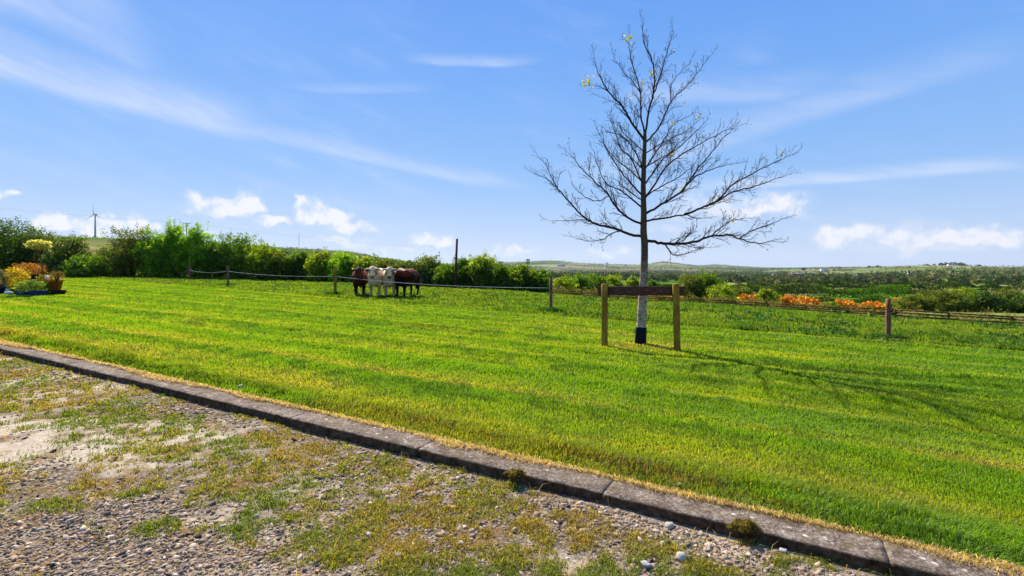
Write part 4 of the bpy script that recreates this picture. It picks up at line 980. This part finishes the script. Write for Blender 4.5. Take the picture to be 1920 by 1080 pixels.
# post-and-rail fence along the foot of the brow
def rail_fence():
    top = [(1036, 543), (1090, 545.5), (1140, 549), (1200, 553.5), (1262, 557), (1320, 560), (1380, 563.5), (1440, 567), (1510, 571), (1590, 575.5), (1680, 580), (1780, 586), (1900, 592.5), (2060, 601), (2300, 614)]
    P = []
    for px, yt in top:
        u = (px-960)/FP; # distance where the line of the fence (1.0 m beyond the brow) crosses this bearing
        d = (1.349*1.0+2.2*.906+26.2)/(u*.906+1); P.append((u*d, d, CZ-(yt-500)/FP*d))
    root = empty('rail_fence', (P[0][0], P[0][1], float(T(P[0][0], P[0][1]))), 'long low weathered timber rail fence at the far side of the pasture', 'fence'); o = np.array(root.location)
    for i in range(len(P)-1):
        a, b = np.array(P[i]), np.array(P[i+1])
        for k in range(4):
            z0 = -.03-k*.085+random.uniform(-.01, .01); hgt = .026; th = .02
            dd = (b-a)/np.linalg.norm(b-a); nrm = np.array((-dd[1], dd[0], 0)); up = np.array((0, 0, 1)); V = []
            j0, j1 = random.uniform(-.015, .015), random.uniform(-.015, .015)
            for (p, j) in ((a+dd*.004, j0), (b-dd*.004, j1)):
                for sx, sz in ((-1, -1), (1, -1), (1, 1), (-1, 1)): V.append(p+nrm*sx*th-nrm*.05+up*(z0+j+sz*hgt)-o)
            mb = MB(); mb.add(V, [(3, 2, 1, 0), (4, 5, 6, 7), (0, 1, 5, 4), (1, 2, 6, 5), (2, 3, 7, 6), (3, 0, 4, 7)]); mb.build('rail', M_rail, root, col=False)
    for i, p in enumerate(P):
        p = np.array(p); g = float(T(p[0], p[1])); mb = MB(); q = p-o; mb.box((q[0]-.035, q[1]+.0, g-o[2]-.3), (q[0]+.035, q[1]+.08, q[2]-.035), .01); mb.build('post', M_rail, root, col=False)
    # bramble growth just behind the rails
    n = 42000; t = rng.random(n)*(len(P)-1.001); i = t.astype(int); f = (t-i)[:, None]; A = np.array(P); q = A[i]*(1-f)+A[i+1]*f
    ofs = rng.uniform(-.16, .6, n); q[:, 0] += ofs*.67; q[:, 1] += ofs*.74; g = T(q[:, 0], q[:, 1]); hp = .55+.32*vnoise(t*9, t*0)
    q[:, 2] = g+hp*rng.random(n)
    V, F, C = leafquads(q, rng.uniform(.03, .07, n), cols(n, [(.1, .15, .02, 4), (.2, .2, .03, 3), (.2, .12, .04, 2), (.3, .24, .09, 1.5)]))
    tag(mesh_obj('fence_undergrowth', V, F, 4, M_leaf, col=C), 'low tangled growth behind the rails of the fence', 'undergrowth', kind='stuff')
rail_fence()

# ------------------------------------------------------------------ bare tree with its guard and support frame
def tree():
    D0 = TREE[1]; bx, by = TREE; bz = float(T(bx, by)); O = np.array((bx, by, bz))
    root = empty('bare_tree', tuple(O), 'young nearly leafless tree with pale lower bark standing on the lawn', 'tree')
    zc = lambda u, v, dd=0.0: ray(980+.463*u, 20+.463*v, D0+dd)-O
    # trunk
    tp = [(1200.5, 649, 10.5), (1201.5, 630, 9.5), (1203, 600, 8.7), (1205, 560, 8.2), (1207, 520, 7.3), (1208.5, 480, 6.6), (1208.5, 455, 6.6), (1206.5, 435, 6.2), (1207, 400, 5.6), (1206, 350, 4.9), (1207.5, 300, 4.2), (1209, 265, 3.6), (1209, 248, 3.2)]
    pts = [ray(p[0], p[1], D0)-O for p in tp]; rad = [p[2]*D0/FP for p in tp]
    # densify with slight irregularity
    P2, R2 = [], []
    for i in range(len(pts)-1):
        for k in range(4):
            t = k/4; P2.append(pts[i]*(1-t)+pts[i+1]*t); R2.append((rad[i]*(1-t)+rad[i+1]*t)*(1+random.uniform(-.035, .035)))
    P2.append(pts[-1]); R2.append(rad[-1]); mb = MB(); mb.tube(P2, R2, 14); mb.build('trunk', M_bark, root, smooth=True, col=False)
    # black ribbed guard
    mb = MB(); gp, gr = [], []
    for i in range(41):
        t = i/40; q = (ray(1200.5, 647, D0)-O)*(1-t)+(ray(1202.3, 613, D0)-O)*t; gp.append(q); gr.append((10.9*(1-t)+9.9*t)*D0/FP+(.004 if i % 2 else 0))
    mb.tube(gp, gr, 18); mb.build('trunk_guard', M_rubber, root, smooth=False, col=False)
    g = random.Random(5); br = MB(); tips = []
    def curve(pts, n=5):
        out = []
        for i in range(len(pts)-1):
            p0 = pts[max(i-1, 0)]; p1 = pts[i]; p2 = pts[i+1]; p3 = pts[min(i+2, len(pts)-1)]
            for k in range(n):
                t = k/n; out.append(.5*((2*p1)+(-p0+p2)*t+(2*p0-5*p1+4*p2-p3)*t*t+(-p0+3*p1-3*p2+p3)*t**3))
        out.append(pts[-1]); return out
    def twig(p, d, L, r, lev):
        n = 5 if lev < 2 else 4; pts = [p]; q = p.copy(); dd = d.copy()
        for k in range(n):
            dd = dd+np.array([g.gauss(0, .11), g.gauss(0, .11), g.gauss(.035, .09)]); dd /= np.linalg.norm(dd); q = q+dd*L/n; pts.append(q.copy())
        br.tube(pts, [r*(1-.6*k/n) for k in range(n+1)], 4 if lev else 5, caps=False)
        tips.append((pts[-1], dd))
        if lev < 2:
            m = int(L/.085)+1 if lev == 0 else int(L/.07)
            for k in range(m):
                t = .25+.7*(k+g.random())/max(m, 1)
                if t >= 1: continue
                i = min(int(t*n), n-1); f = t*n-i; pp = pts[i]*(1-f)+pts[i+1]*f; ax = pts[i+1]-pts[i]; ax /= np.linalg.norm(ax)
                sd_ = np.array([g.gauss(0, 1), g.gauss(0, 1), g.gauss(.15, 1)]); sd_ -= ax*np.dot(sd_, ax); sd_ /= np.linalg.norm(sd_)
                nd = ax*.8+sd_*.62; nd /= np.linalg.norm(nd); twig(pp, nd, L*g.uniform(.28, .5), max(r*.55, .0026), lev+1)
        elif g.random() < .35: tips.append((pts[2], dd))
    def limb(uv, r0, r1, depth, dens=1.0, tl=.5):
        """uv traced outline of a limb, depth = how far it swings towards (-) or away from (+) the viewer per metre"""
        raw = []; u0, v0 = uv[0]
        for (u, v) in uv:
            run = math.hypot(u-u0, v-v0)*.463*D0/FP; raw.append(zc(u, v, depth*run))
        pts = curve(raw, 5); n = len(pts)
        pts = [p+np.array([g.gauss(0, .006), g.gauss(0, .006), g.gauss(0, .006)])*(0 < i) for i, p in enumerate(pts)]
        rr = [r0*(1-i/(n-1))**.8+r1 for i in range(n)]; br.tube(pts, rr, 7, caps=False)
        L = sum(np.linalg.norm(pts[i+1]-pts[i]) for i in range(n-1)); acc = 0; nxt = .16*L; side = 1
        for i in range(n-1):
            acc += np.linalg.norm(pts[i+1]-pts[i])
            while acc > nxt:
                ax = pts[i+1]-pts[i]; ax /= np.linalg.norm(ax)
                sd_ = np.array([g.gauss(0, .7), g.gauss(0, .8), g.gauss(.25, .8)]); sd_ -= ax*np.dot(sd_, ax); sd_ /= np.linalg.norm(sd_)
                nd = ax*.85+sd_*.6+np.array((0, 0, .1)); nd /= np.linalg.norm(nd); fr = acc/L
                twig(pts[i].copy(), nd, tl*g.uniform(.5, 1.15)*(1.1-.55*fr), max(rr[i]*.38, .003), 0 if fr < .8 else 1)
                nxt += g.uniform(.05, .1)/dens
        twig(pts[-1].copy(), (pts[-1]-pts[-2])/np.linalg.norm(pts[-1]-pts[-2]), .28, r1*1.1, 1)
    LM = [([(500, 932), (560, 941), (610, 944), (700, 935), (760, 915), (840, 910), (880, 925), (960, 942), (1010, 932)], .027, .004, -.25, 1.1, .42),
     ([(575, 943), (590, 965), (607, 986), (640, 990), (690, 972), (740, 958)], .013, .003, -.1, 1.0, .3),
     ([(760, 915), (800, 880), (850, 850), (900, 840)], .011, .003, .3, 1.2, .35),
     ([(880, 920), (930, 890), (1000, 865), (1060, 840)], .011, .003, .2, 1.0, .35),
     ([(500, 852), (580, 838), (660, 826), (690, 838), (740, 838)], .018, .003, .35, .8, .35),
     ([(655, 827), (720, 800), (790, 770), (850, 735), (930, 715), (1000, 690), (1060, 672)], .02, .003, .3, 1.1, .42),
     ([(790, 768), (850, 705), (910, 672), (960, 645), (1030, 610), (1085, 585)], .014, .003, .15, 1.1, .42),
     ([(498, 822), (560, 785), (640, 735), (690, 680), (750, 648), (840, 622)], .022, .003, -.35, 1.2, .45),
     ([(640, 735), (675, 690), (720, 625), (760, 580), (810, 520), (850, 480)], .013, .003, -.2, 1.2, .4),
     ([(496, 758), (530, 710), (575, 640), (640, 585), (720, 540), (800, 495), (870, 470)], .018, .003, .3, 1.2, .45),
     ([(496, 700), (540, 640), (580, 590), (630, 555), (690, 500), (720, 470)], .014, .003, -.4, 1.2, .42),
     ([(496, 640), (530, 590), (575, 520), (610, 460), (680, 425)], .013, .003, .25, 1.2, .4),
     ([(485, 912), (440, 908), (380, 885), (300, 865), (240, 830), (190, 775), (135, 715), (95, 680), (50, 662)], .026, .003, .2, 1.1, .42),
     ([(440, 908), (400, 893), (365, 900), (330, 922), (270, 934), (225, 922)], .011, .003, -.3, 1.3, .28),
     ([(300, 865), (250, 848), (190, 850), (120, 850)], .009, .002, -.1, .9, .3),
     ([(150, 735), (120, 680), (95, 630), (65, 590)], .009, .002, .2, 1.1, .3),
     ([(482, 864), (420, 835), (370, 785), (340, 735), (290, 690), (240, 640), (190, 580)], .02, .003, -.35, 1.1, .45),
     ([(350, 750), (300, 770), (240, 745), (200, 700)], .009, .002, .4, 1.1, .3),
     ([(484, 800), (440, 760), (400, 730), (340, 700), (300, 620), (290, 570)], .015, .003, .4, 1.1, .42),
     ([(482, 745), (430, 690), (390, 640), (345, 570), (315, 500)], .015, .003, -.2, 1.2, .45),
     ([(482, 690), (440, 600), (400, 560), (370, 480), (350, 430)], .013, .003, .3, 1.2, .42),
     ([(484, 640), (455, 570), (420, 520), (380, 500), (330, 490)], .011, .003, -.3, 1.1, .4),
     ([(492, 525), (440, 450), (405, 390), (345, 325), (310, 260), (292, 205)], .021, .003, -.1, 1.2, .4),
     ([(345, 325), (315, 310), (285, 300)], .007, .002, 0, 1, .2),
     ([(495, 500), (480, 420), (474, 320), (445, 220), (432, 150), (426, 112)], .015, .003, .15, 1.2, .35),
     ([(497, 490), (512, 400), (533, 320), (530, 220), (500, 150), (487, 95), (488, 50)], .018, .003, -.1, 1.2, .35),
     ([(528, 340), (548, 290), (572, 210), (595, 130), (613, 85)], .012, .003, .1, 1.3, .32),
     ([(503, 530), (545, 480), (585, 400), (610, 355), (660, 310), (705, 255), (755, 190)], .015, .003, .2, 1.2, .38),
     ([(475, 330), (440, 280), (400, 240), (370, 190)], .008, .002, .2, 1.2, .3),
     ([(405, 390), (370, 370), (330, 355)], .007, .002, .2, 1, .25),
     ([(600, 370), (600, 310), (640, 250), (680, 210)], .007, .002, -.2, 1.1, .3)]
    for q_ in range(7):
        v0 = g.uniform(540, 800); sgn = 1 if q_ % 2 else -1; ln = g.uniform(110, 210)*(1.15 if sgn > 0 else .9); sl_ = g.uniform(.5, 1.1)
        LM.append(([(490, v0), (490+sgn*ln*.35, v0-ln*.35*sl_), (490+sgn*ln*.75, v0-ln*.7*sl_), (490+sgn*ln, v0-ln*1.05*sl_)], .010, .003, g.choice([-.9, -.6, .6, .9]), 1.1, .4))
    for l in LM: limb(*l)
    br.build('branches', M_twig, root, smooth=True, col=False)
    # remaining leaves and buds
    T_ = tips; n = len(T_); P = np.array([t[0] for t in T_]); k = rng.random(n); sel = P[k < .5]
    V, F, C = leafquads(sel+rng.normal(0, .006, sel.shape), rng.uniform(.018, .034, len(sel)), cols(len(sel), [(.05, .03, .02, 6), (.1, .08, .02, 2), (.3, .28, .04, .5)]))
    mesh_obj('buds', V, F, 4, M_leaf, root, col=C)
    cl = [(262, 292, 70, .055), (428, 110, 30, .04), (532, 245, 16, .035), (650, 722, 14, .035), (605, 575, 10, .03), (712, 430, 12, .03), (1052, 575, 8, .025), (735, 825, 12, .035), (480, 300, 10, .03), (465, 665, 8, .03), (433, 352, 10, .03), (648, 392, 10, .04), (610, 455, 8, .03), (848, 850, 10, .035)]
    C_ = np.concatenate([zc(u, v)+rng.normal(0, s, (m, 3)) for u, v, m, s in cl])
    V, F, C = leafquads(C_, rng.uniform(.035, .065, len(C_)), cols(len(C_), [(.42, .4, .04, 4), (.3, .32, .04, 2), (.4, .3, .1, 1)]))
    mesh_obj('leaves', V, F, 4, M_leaf, root, col=C)
tree()
def frame():
    dl, dr = 9.52, 9.1; xl = (1133.5-960)/FP*dl; xr = (1270.5-960)/FP*dr
    # the board is fixed to the far side of both stakes
    zl = CZ-(533-500)/FP*dl; zr = CZ-(533-500)/FP*dr; gl, gr_ = float(T(xl, dl)), float(T(xr, dr))
    root = empty('tree_support_frame', ((xl+xr)/2, (dl+dr)/2, (gl+gr_)/2), 'two round timber stakes joined by a dark board holding the bare tree', 'tree stakes'); o = np.array(root.location)
    for x, d, z, g, w in ((xl, dl, zl, gl, .122), (xr, dr, zr, gr_, .118)):
        mb = MB(); n = 9; mb.tube([np.array((x+(-.004*i if d < 9.3 else 0), d, g-.3+(z-g+.3)*i/(n-1)))-o for i in range(n)]+[np.array((x+(-.004*(n-1) if d < 9.3 else 0), d, z+.008))-o], [w/2*(1+.03*math.sin(i*1.7)) for i in range(n)]+[w/2*.86], 16)
        mb.build('stake', M_post, root, smooth=False, col=False)
    a = np.array((xl, dl, 0)); b = np.array((xr, dr, 0)); u = (b-a)/np.linalg.norm(b-a); nn = np.array((-u[1], u[0], 0)); off = nn*.085
    A = a-u*.14+off; B = b+u*.12+off; za, zb = CZ-(554-500)/FP*(dl+.08), CZ-(537-500)/FP*(dl+.08); hh = zb-za
    V = []
    for p, zt in ((A, zb), (B, CZ-(536.5-500)/FP*(dr+.08))):
        for sx in (-.022, .022):
            for zz in (zt-hh, zt): V.append(p+nn*sx+np.array((0, 0, zz))-o)
    F = [(0, 1, 3, 2), (4, 6, 7, 5), (0, 4, 5, 1), (2, 3, 7, 6), (1, 5, 7, 3), (0, 2, 6, 4)]
    bo = bpy.data.objects; mb = MB(); mb.add(V, F); c = mb.build('crossbar', M_board, root, col=False)
    m = c.modifiers.new('bevel', 'BEVEL'); m.width = .005; m.segments = 2
    # tie strap round trunk
    mb = MB(); cen = np.array((TREE[0]+.04, TREE[1], zb-.08))-o; mb.tube([cen+np.array((math.cos(t)*.1, math.sin(t)*.1, 0)) for t in np.linspace(-math.pi*.9, math.pi*.9, 25)], .012, 6)
    pa = cen+np.array((0, -.1, 0)); d_ = (a+b)/2+off-o; mb.tube([pa, np.array((pa[0], (a[1]+(pa[0]+o[0]-a[0])/(b[0]-a[0])*(b[1]-a[1]))+off[1]-o[1], pa[2]))], .02, 6)
    mb.build('tie_strap', M_rubber, root, col=False)
frame()

# ------------------------------------------------------------------ cattle
def cow(px, d, rz, scale, style, lab, mode='front', hturn=0.0):
    mb = MB()
    body = [((-.84, 0, 1.0), (.12, .14)), ((-.76, 0, 1.0), (.28, .27)), ((-.58, 0, .97), (.35, .35)), ((-.3, 0, .92), (.4, .41)), ((0, 0, .89), (.42, .44)), ((.3, 0, .89), (.4, .44)), ((.52, 0, .92), (.35, .42)), ((.7, 0, .96), (.27, .34)), ((.8, 0, 1.0), (.15, .2))]
    mb.tube([b[0] for b in body], [b[1] for b in body], 16)
    mb.ico((-.45, 0, 1.15), (.35, .2, .2)); mb.ico((.45, 0, 1.16), (.3, .17, .2)); mb.ico((.68, 0, .76), (.18, .22, .27))
    for s in (-1, 1):
        mb.tube([(.5, s*.2, 1.0), (.52, s*.2, .75), (.53, s*.2, .5), (.5, s*.19, .4), (.51, s*.19, .14), (.53, s*.19, .07), (.55, s*.19, 0)], [.17, .14, .1, .078, .056, .064, .074], 10)
        mb.tube([(-.6, s*.2, 1.0), (-.56, s*.22, .78), (-.66, s*.21, .58), (-.8, s*.2, .45), (-.76, s*.19, .16), (-.73, s*.19, .07), (-.7, s*.19, 0)], [.22, .17, .105, .07, .045, .056, .066], 10)
    mb.tube([(-.84, 0, 1.18), (-.93, 0, 1.08), (-.96, 0, .8), (-.95, 0, .55), (-.94, 0, .42), (-.94, 0, .32)], [.04, .035, .026, .03, .055, .03], 8)
    # neck and head
    if mode == 'front':
        N0 = np.array((.6, 0, 1.1)); N1 = np.array((.86, 0, 1.24)); pole = np.array((1.0, 0, 1.33)); dirh = np.array((.42, 0, -.9)); sd_ = np.array((0, 1., 0))
    else:   # neck bent right back along the far flank
        N0 = np.array((.66, .1, 1.08)); N1 = np.array((.78, .42, 1.08)); pole = np.array((.55, .62, 1.05)); dirh = np.array((-.75, -.1, -.55)); sd_ = np.array((.5, -.3, 0.))
    dirh /= np.linalg.norm(dirh); ct, stt = math.cos(hturn), math.sin(hturn)
    rot = lambda v: np.array((v[0]*ct-v[1]*stt, v[0]*stt+v[1]*ct, v[2]))
    if mode == 'front': dirh = rot(dirh); sd_ = rot(sd_); pole = N1+rot(pole-N1)
    mb.tube([N0-np.array((.1, 0, .05)), N0, N1, pole], [(.28, .33), (.26, .31), (.19, .22), (.15, .15)], 12)
    hd = [pole-dirh*.05, pole+dirh*.08, pole+dirh*.2, pole+dirh*.34, pole+dirh*.44, pole+dirh*.5]
    mb.tube(hd, [.11, (.15, .15), (.14, .135), (.105, .1), (.1, .095), .065], 14)
    for s in (-1, 1):
        e = pole+sd_*s*.12+dirh*.02; mb.tube([e, e+sd_*s*.07, e+sd_*s*.15+np.array((0, 0, -.015)), e+sd_*s*.22+np.array((0, 0, -.05)), e+sd_*s*.26+np.array((0, 0, -.08))], [.045, (.05, .05), (.068, .05), (.055, .04), .02], 8)
    me_o = mb.build('tmp_cow', None, col=False); md = me_o.modifiers.new('r', 'REMESH'); md.mode = 'VOXEL'; md.voxel_size = .02
    sm = me_o.modifiers.new('s', 'SMOOTH'); sm.factor = .5; sm.iterations = 4
    dg = bpy.context.evaluated_depsgraph_get(); dg.update(); ev = me_o.evaluated_get(dg); nm = bpy.data.meshes.new_from_object(ev); bpy.data.objects.remove(me_o)
    n = len(nm.vertices); v = np.zeros(n*3); nm.vertices.foreach_get('co', v); v = v.reshape(-1, 3)
    hx = (v-pole)@dirh; lat = abs((v-pole)@(sd_/np.linalg.norm(sd_))); near_head = np.linalg.norm(v-(pole+dirh*.22), axis=1) < .36
    leg = sst(.62, .45, v[:, 2]); noise = fbm(v[:, 0]*5+v[:, 1]*3, v[:, 2]*5, 3)
    sp = dict(
        red=dict(b=(.22, .045, .014), leg=(.025, .01, .007), hd=(.07, .017, .008), mz=(.03, .015, .012), hoof=(.3, .24, .2), under=(.045, .01, .006)),
        cream=dict(b=(.85, .68, .46), leg=(.5, .33, .18), hd=(.85, .64, .4), mz=(.24, .13, .1), hoof=(.08, .06, .05), under=(.6, .46, .27)),
        cream2=dict(b=(.82, .65, .43), leg=(.45, .3, .17), hd=(.76, .57, .33), mz=(.12, .07, .055), hoof=(.08, .06, .05), under=(.52, .4, .26)),
        dark=dict(b=(.16, .028, .01), leg=(.01, .006, .007), hd=(.05, .014, .01), mz=(.02, .012, .01), hoof=(.03, .025, .02), under=(.02, .007, .007)))[style]
    C = np.tile(np.array(sp['b']), (n, 1)); un = sst(1.2, .85, v[:, 2]+(noise-.5)*.3)[:, None]; C = C*(1-un)+np.array(sp['under'])*un  # coat darkens towards the belly: body shade put into the colour
    C = C*(1-leg[:, None])+np.array(sp['leg'])*leg[:, None]; C[near_head] = sp['hd']
    C[near_head & (hx > .4)] = sp['mz']; C[v[:, 2] < .06] = sp['hoof']
    eye = near_head & (abs(hx-.15) < .028) & (lat > .075); C[eye] = (.02, .015, .012)
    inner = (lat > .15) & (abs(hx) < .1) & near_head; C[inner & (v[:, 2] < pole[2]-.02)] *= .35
    C *= (.85+.3*noise)[:, None]*np.array((1.08, .98, .9))
    tailend = (v[:, 0] < -.88) & (v[:, 2] < .55); C[tailend] = np.array(sp['leg'])*(.8 if 'cream' not in style else 1)
    a = nm.color_attributes.new('Col', 'FLOAT_COLOR', 'POINT'); cc = np.ones((n, 4), np.float32); cc[:, :3] = C; a.data.foreach_set('color', cc.ravel())
    nm.polygons.foreach_set('use_smooth', np.ones(len(nm.polygons), bool)); nm.materials.clear(); nm.materials.append(M_hide); nm.name = 'cow'
    o = bpy.data.objects.new('cow', nm); COL.objects.link(o); x = (px-960)/FP*d; o.location = (x, d, float(T(x, d))+.005); o.rotation_euler = (0, 0, rz); o.scale = (scale,)*3
    tag(o, lab, 'cow', 'cattle standing behind the rope fence')
cow(675, 22.2, R(-76), .86, 'red', 'red brown cow with dark face, leftmost of the four cattle')
cow(709, 21.95, R(-91), .9, 'cream', 'cream white cow standing next to the red brown cow, body angled right', hturn=R(10))
cow(731, 22.0, R(-76), .89, 'cream2', 'cream white cow with darker muzzle, standing beside the dark cow', hturn=R(-6))
cow(762, 22.0, R(-109), .9, 'dark', 'dark red black cow at the right end with its head hidden behind its body', mode='back')

# ------------------------------------------------------------------ potted garden plants at the left
def at(px, py): d = gdist(px, py); x = (px-960)/FP*d; return x, d, float(T(x, d))
PX = lambda d, n: n/FP*d
def pot_round(mb, r0, r1, h, lip=.02, seg=20):
    mb.tube([(0, 0, 0), (0, 0, h-.06), (0, 0, h-.058), (0, 0, h), (0, 0, h), (0, 0, h-.05)], [r0, r1, r1+lip, r1+lip, r1-.02, r1-.04], seg)
def foliage(root, name, cx, cz, w, dz, n, kd, leaf, mat=None, cy=0.0, dp=1.0, pal=None):
    v = rng.normal(0, 1, (n, 3)); v /= np.linalg.norm(v, axis=1)[:, None]; r = rng.uniform(.3, 1, (n, 1))**.4; lump = 1+.22*np.sin(v[:, 0]*6+cx)*np.cos(v[:, 2]*5)+.12*rng.normal(0, 1, n)
    P = np.array((cx, cy, cz))+v*np.array((w, w*dp, dz))*r*lump[:, None]
    V, F, C = leafquads(P, leaf*rng.uniform(.6, 1.3, n), cols(n, pal or GREENS[kd], rng.uniform(.75, 1.25, n)))
    return mesh_obj(name, V, F, 4, mat or M_leaf, root, col=C)
PG = 'potted plants grouped at the left end of the lawn'
def potted():
    # standard tree in terracotta planter
    x, d, z = at(89, 551); k = d/FP; root = empty('potted_tree', (x, d, z), 'leaning standard tree with pale variegated round head in a terracotta planter', 'potted plant', PG)
    mb = MB(); h = 27*k; w = 17*k
    V = []
    for zz, ww in ((0, w*.72), (h*.86, w*.92), (h*.86, w*1.02), (h, w*1.02), (h, w*.86), (h*.9, w*.84)):
        V += [(-ww, -ww, zz), (ww, -ww, zz), (ww, ww, zz), (-ww, ww, zz)]
    F = [(3, 2, 1, 0), (20, 21, 22, 23)]+[(i*4+j, i*4+(j+1) % 4, i*4+4+(j+1) % 4, i*4+4+j) for i in range(5) for j in range(4)]
    mb.add(V, F); mb.build('planter', M_terra, root, col=False)
    mb = MB(); sx = lambda px: (px-89)*k; sz = lambda py: (551-py)*k
    mb.tube([(sx(83), 0, sz(524)), (sx(79), 0, sz(500)), (sx(74), 0, sz(478)), (sx(73), 0, sz(466))], [.035, .03, .028, .02], 8)
    for a in range(5): mb.tube([(sx(73.5), 0, sz(474)), (sx(73)+math.cos(a*1.26)*.2, math.sin(a*1.26)*.2, sz(463))], [.016, .008], 5)
    mb.build('stem', M_rail, root, smooth=True, col=False)
    vp = [(.65, .6, .2, 4), (.3, .38, .06, 3), (.8, .72, .4, 3), (.1, .16, .03, 1)]
    foliage(root, 'crown', sx(73), sz(459), 17*k, 8.5*k, 2200, None, .075, pal=vp)
    foliage(root, 'underplanting', sx(86), sz(520), 12*k, 5*k, 500, None, .06, pal=[(.25, .28, .03, 2), (.12, .1, .03, 1), (.4, .36, .06, 1)])
    mb = MB(); mb.ico((sx(93), -.1, sz(520)), (.1, .09, .07), (.8, .8, .8)); mb.build('white_flower_head', M_paint, root, smooth=True)
    # green mound in blue trough
    x, d, z = at(58.5, 553.5); k = d/FP; root = empty('potted_shrub', (x, d, z), 'low green mound shrub in a long blue trough', 'potted plant', PG)
    mb = MB(); mb.box((-22*k, -.16, 0), (22*k, .16, 8*k), .015); mb.box((-22.8*k, -.18, 8*k), (22.8*k, .18, 9*k), .008); mb.build('trough', M_blue, root, col=False)
    foliage(root, 'crown', 0, 16*k, 25*k, 12*k, 2600, 'bright', .05, dp=.8, pal=[(.14, .24, .03, 4), (.22, .32, .06, 3), (.06, .11, .02, 2)])
    # dark bowl with twiggy shrub
    x, d, z = at(107, 552); k = d/FP; root = empty('potted_shrub', (x, d, z), 'thin twiggy brown shrub in a low dark bowl, rightmost of the pots', 'potted plant', PG)
    mb = MB(); pot_round(mb, 11*k, 13*k, 8*k, .01); mb.build('bowl', M_black, root, col=False)
    mb = MB(); mb.tube([(0, 0, 6*k), (0, 0, 24*k)], [.016, .012], 6)
    for i in range(22):
        a = rng.uniform(0, 6.28); l = rng.uniform(.5, 1); mb.tube([(0, 0, (20+i*.3)*k), (math.cos(a)*6*k*l, math.sin(a)*6*k*l, (30+8*l)*k), (math.cos(a)*10*k*l, math.sin(a)*10*k*l, (36+9*l)*k)], [.008, .006, .003], 4)
    mb.build('stem', M_twig, root, col=False)
    foliage(root, 'crown', 0, 36*k, 11*k, 10*k, 420, None, .045, pal=[(.2, .14, .05, 3), (.14, .13, .03, 2), (.35, .2, .08, 1)])
    # golden conifer
    x, d, z = at(31, 549); k = d/FP; root = empty('potted_shrub', (x, d, z), 'rounded golden yellow conifer left of the blue trough', 'potted plant', PG)
    mb = MB(); pot_round(mb, 9*k, 12*k, 12*k); mb.build('pot', M_terra, root, col=False)
    foliage(root, 'crown', 0, 27*k, 18*k, 21*k, 3000, None, .055, pal=[(.62, .46, .03, 4), (.45, .36, .04, 3), (.14, .09, .02, 2)])
    # russet heather behind, in a dark box
    x, d, z = at(54, 541); k = d/FP; root = empty('potted_shrub', (x, d, z), 'wide russet orange shrub in a dark box behind the golden conifer', 'potted plant', PG)
    mb = MB(); mb.box((-13*k, -.2, 0), (17*k, .2, 25*k), .02); mb.box((-14*k, -.22, 25*k), (18*k, .22, 26.5*k), .01); mb.build('box', M_black, root, col=False)
    foliage(root, 'crown', 0, 35*k, 24*k, 13*k, 3000, None, .055, pal=[(.4, .13, .03, 3), (.28, .12, .04, 3), (.35, .24, .04, 2), (.14, .07, .03, 2)])
    # left edge shrub
    x, d, z = at(-3, 551); k = d/FP; root = empty('potted_shrub', (x, d, z), 'greyish purple shrub in a dark blue pot at the left edge of the photo', 'potted plant', PG)
    mb = MB(); pot_round(mb, 7*k, 10*k, 14*k); mb.build('pot', M_blue, root, col=False)
    foliage(root, 'crown', 0, 28*k, 13*k, 18*k, 1800, None, .055, pal=[(.16, .11, .09, 3), (.2, .2, .12, 2), (.1, .13, .05, 2)])
    # lime plants
    for px, py, w, hh, lab in ((13, 546, 7, 14, 'lime green leafy plant between the purple shrub and the golden conifer'), (25, 552, 6, 6, 'small lime green plant at the foot of the golden conifer')):
        x, d, z = at(px, py); k = d/FP; root = empty('garden_plant', (x, d, z), lab, 'plant')
        foliage(root, 'leaves', 0, hh*k, w*k, hh*k, 420, None, .08, pal=[(.24, .34, .05, 3), (.4, .45, .1, 1), (.1, .16, .03, 1)])
        mb = MB(); mb.tube([(0, 0, 0), (0, 0, hh*k)], .012, 5); mb.build('stem', M_twig, root, col=False)
    for px, py, r, lab in ((9, 547, 6, 'pale blue grey rounded stone beside the pots, upper one'), (17, 553, 7, 'pale blue grey rounded stone in front of the pots, lower left'), (84, 553, 3, 'small white stone between blue trough and dark bowl')):
        x, d, z = at(px, py); k = d/FP; mb = MB(); mb.ico((0, 0, r*k*.45), (r*k, r*k*.8, r*k*.55), (.5, .56, .66), .12)
        tag(mb.build('garden_stone', M_stone, smooth=True), lab, 'stone').location = (x, d, z)
potted()

# ------------------------------------------------------------------ thin air haze
HAZE = 3.4e-5
if HAZE > 0:
    mb = MB(); mb.box((-9000, -60, -75), (9000, 9000, 190)); m, N, out = new_mat('haze_air')
    v = N.n('ShaderNodeVolumePrincipled'); v.inputs['Density'].default_value = HAZE; v.inputs['Color'].default_value = (.75, .85, 1, 1); v.inputs['Anisotropy'].default_value = .2
    m.node_tree.links.new(v.outputs[0], out.inputs['Volume']); hz = mb.build('haze', m, col=False); tag(hz, kind='stuff', label='thin pale air haze over the valley', cat='haze')
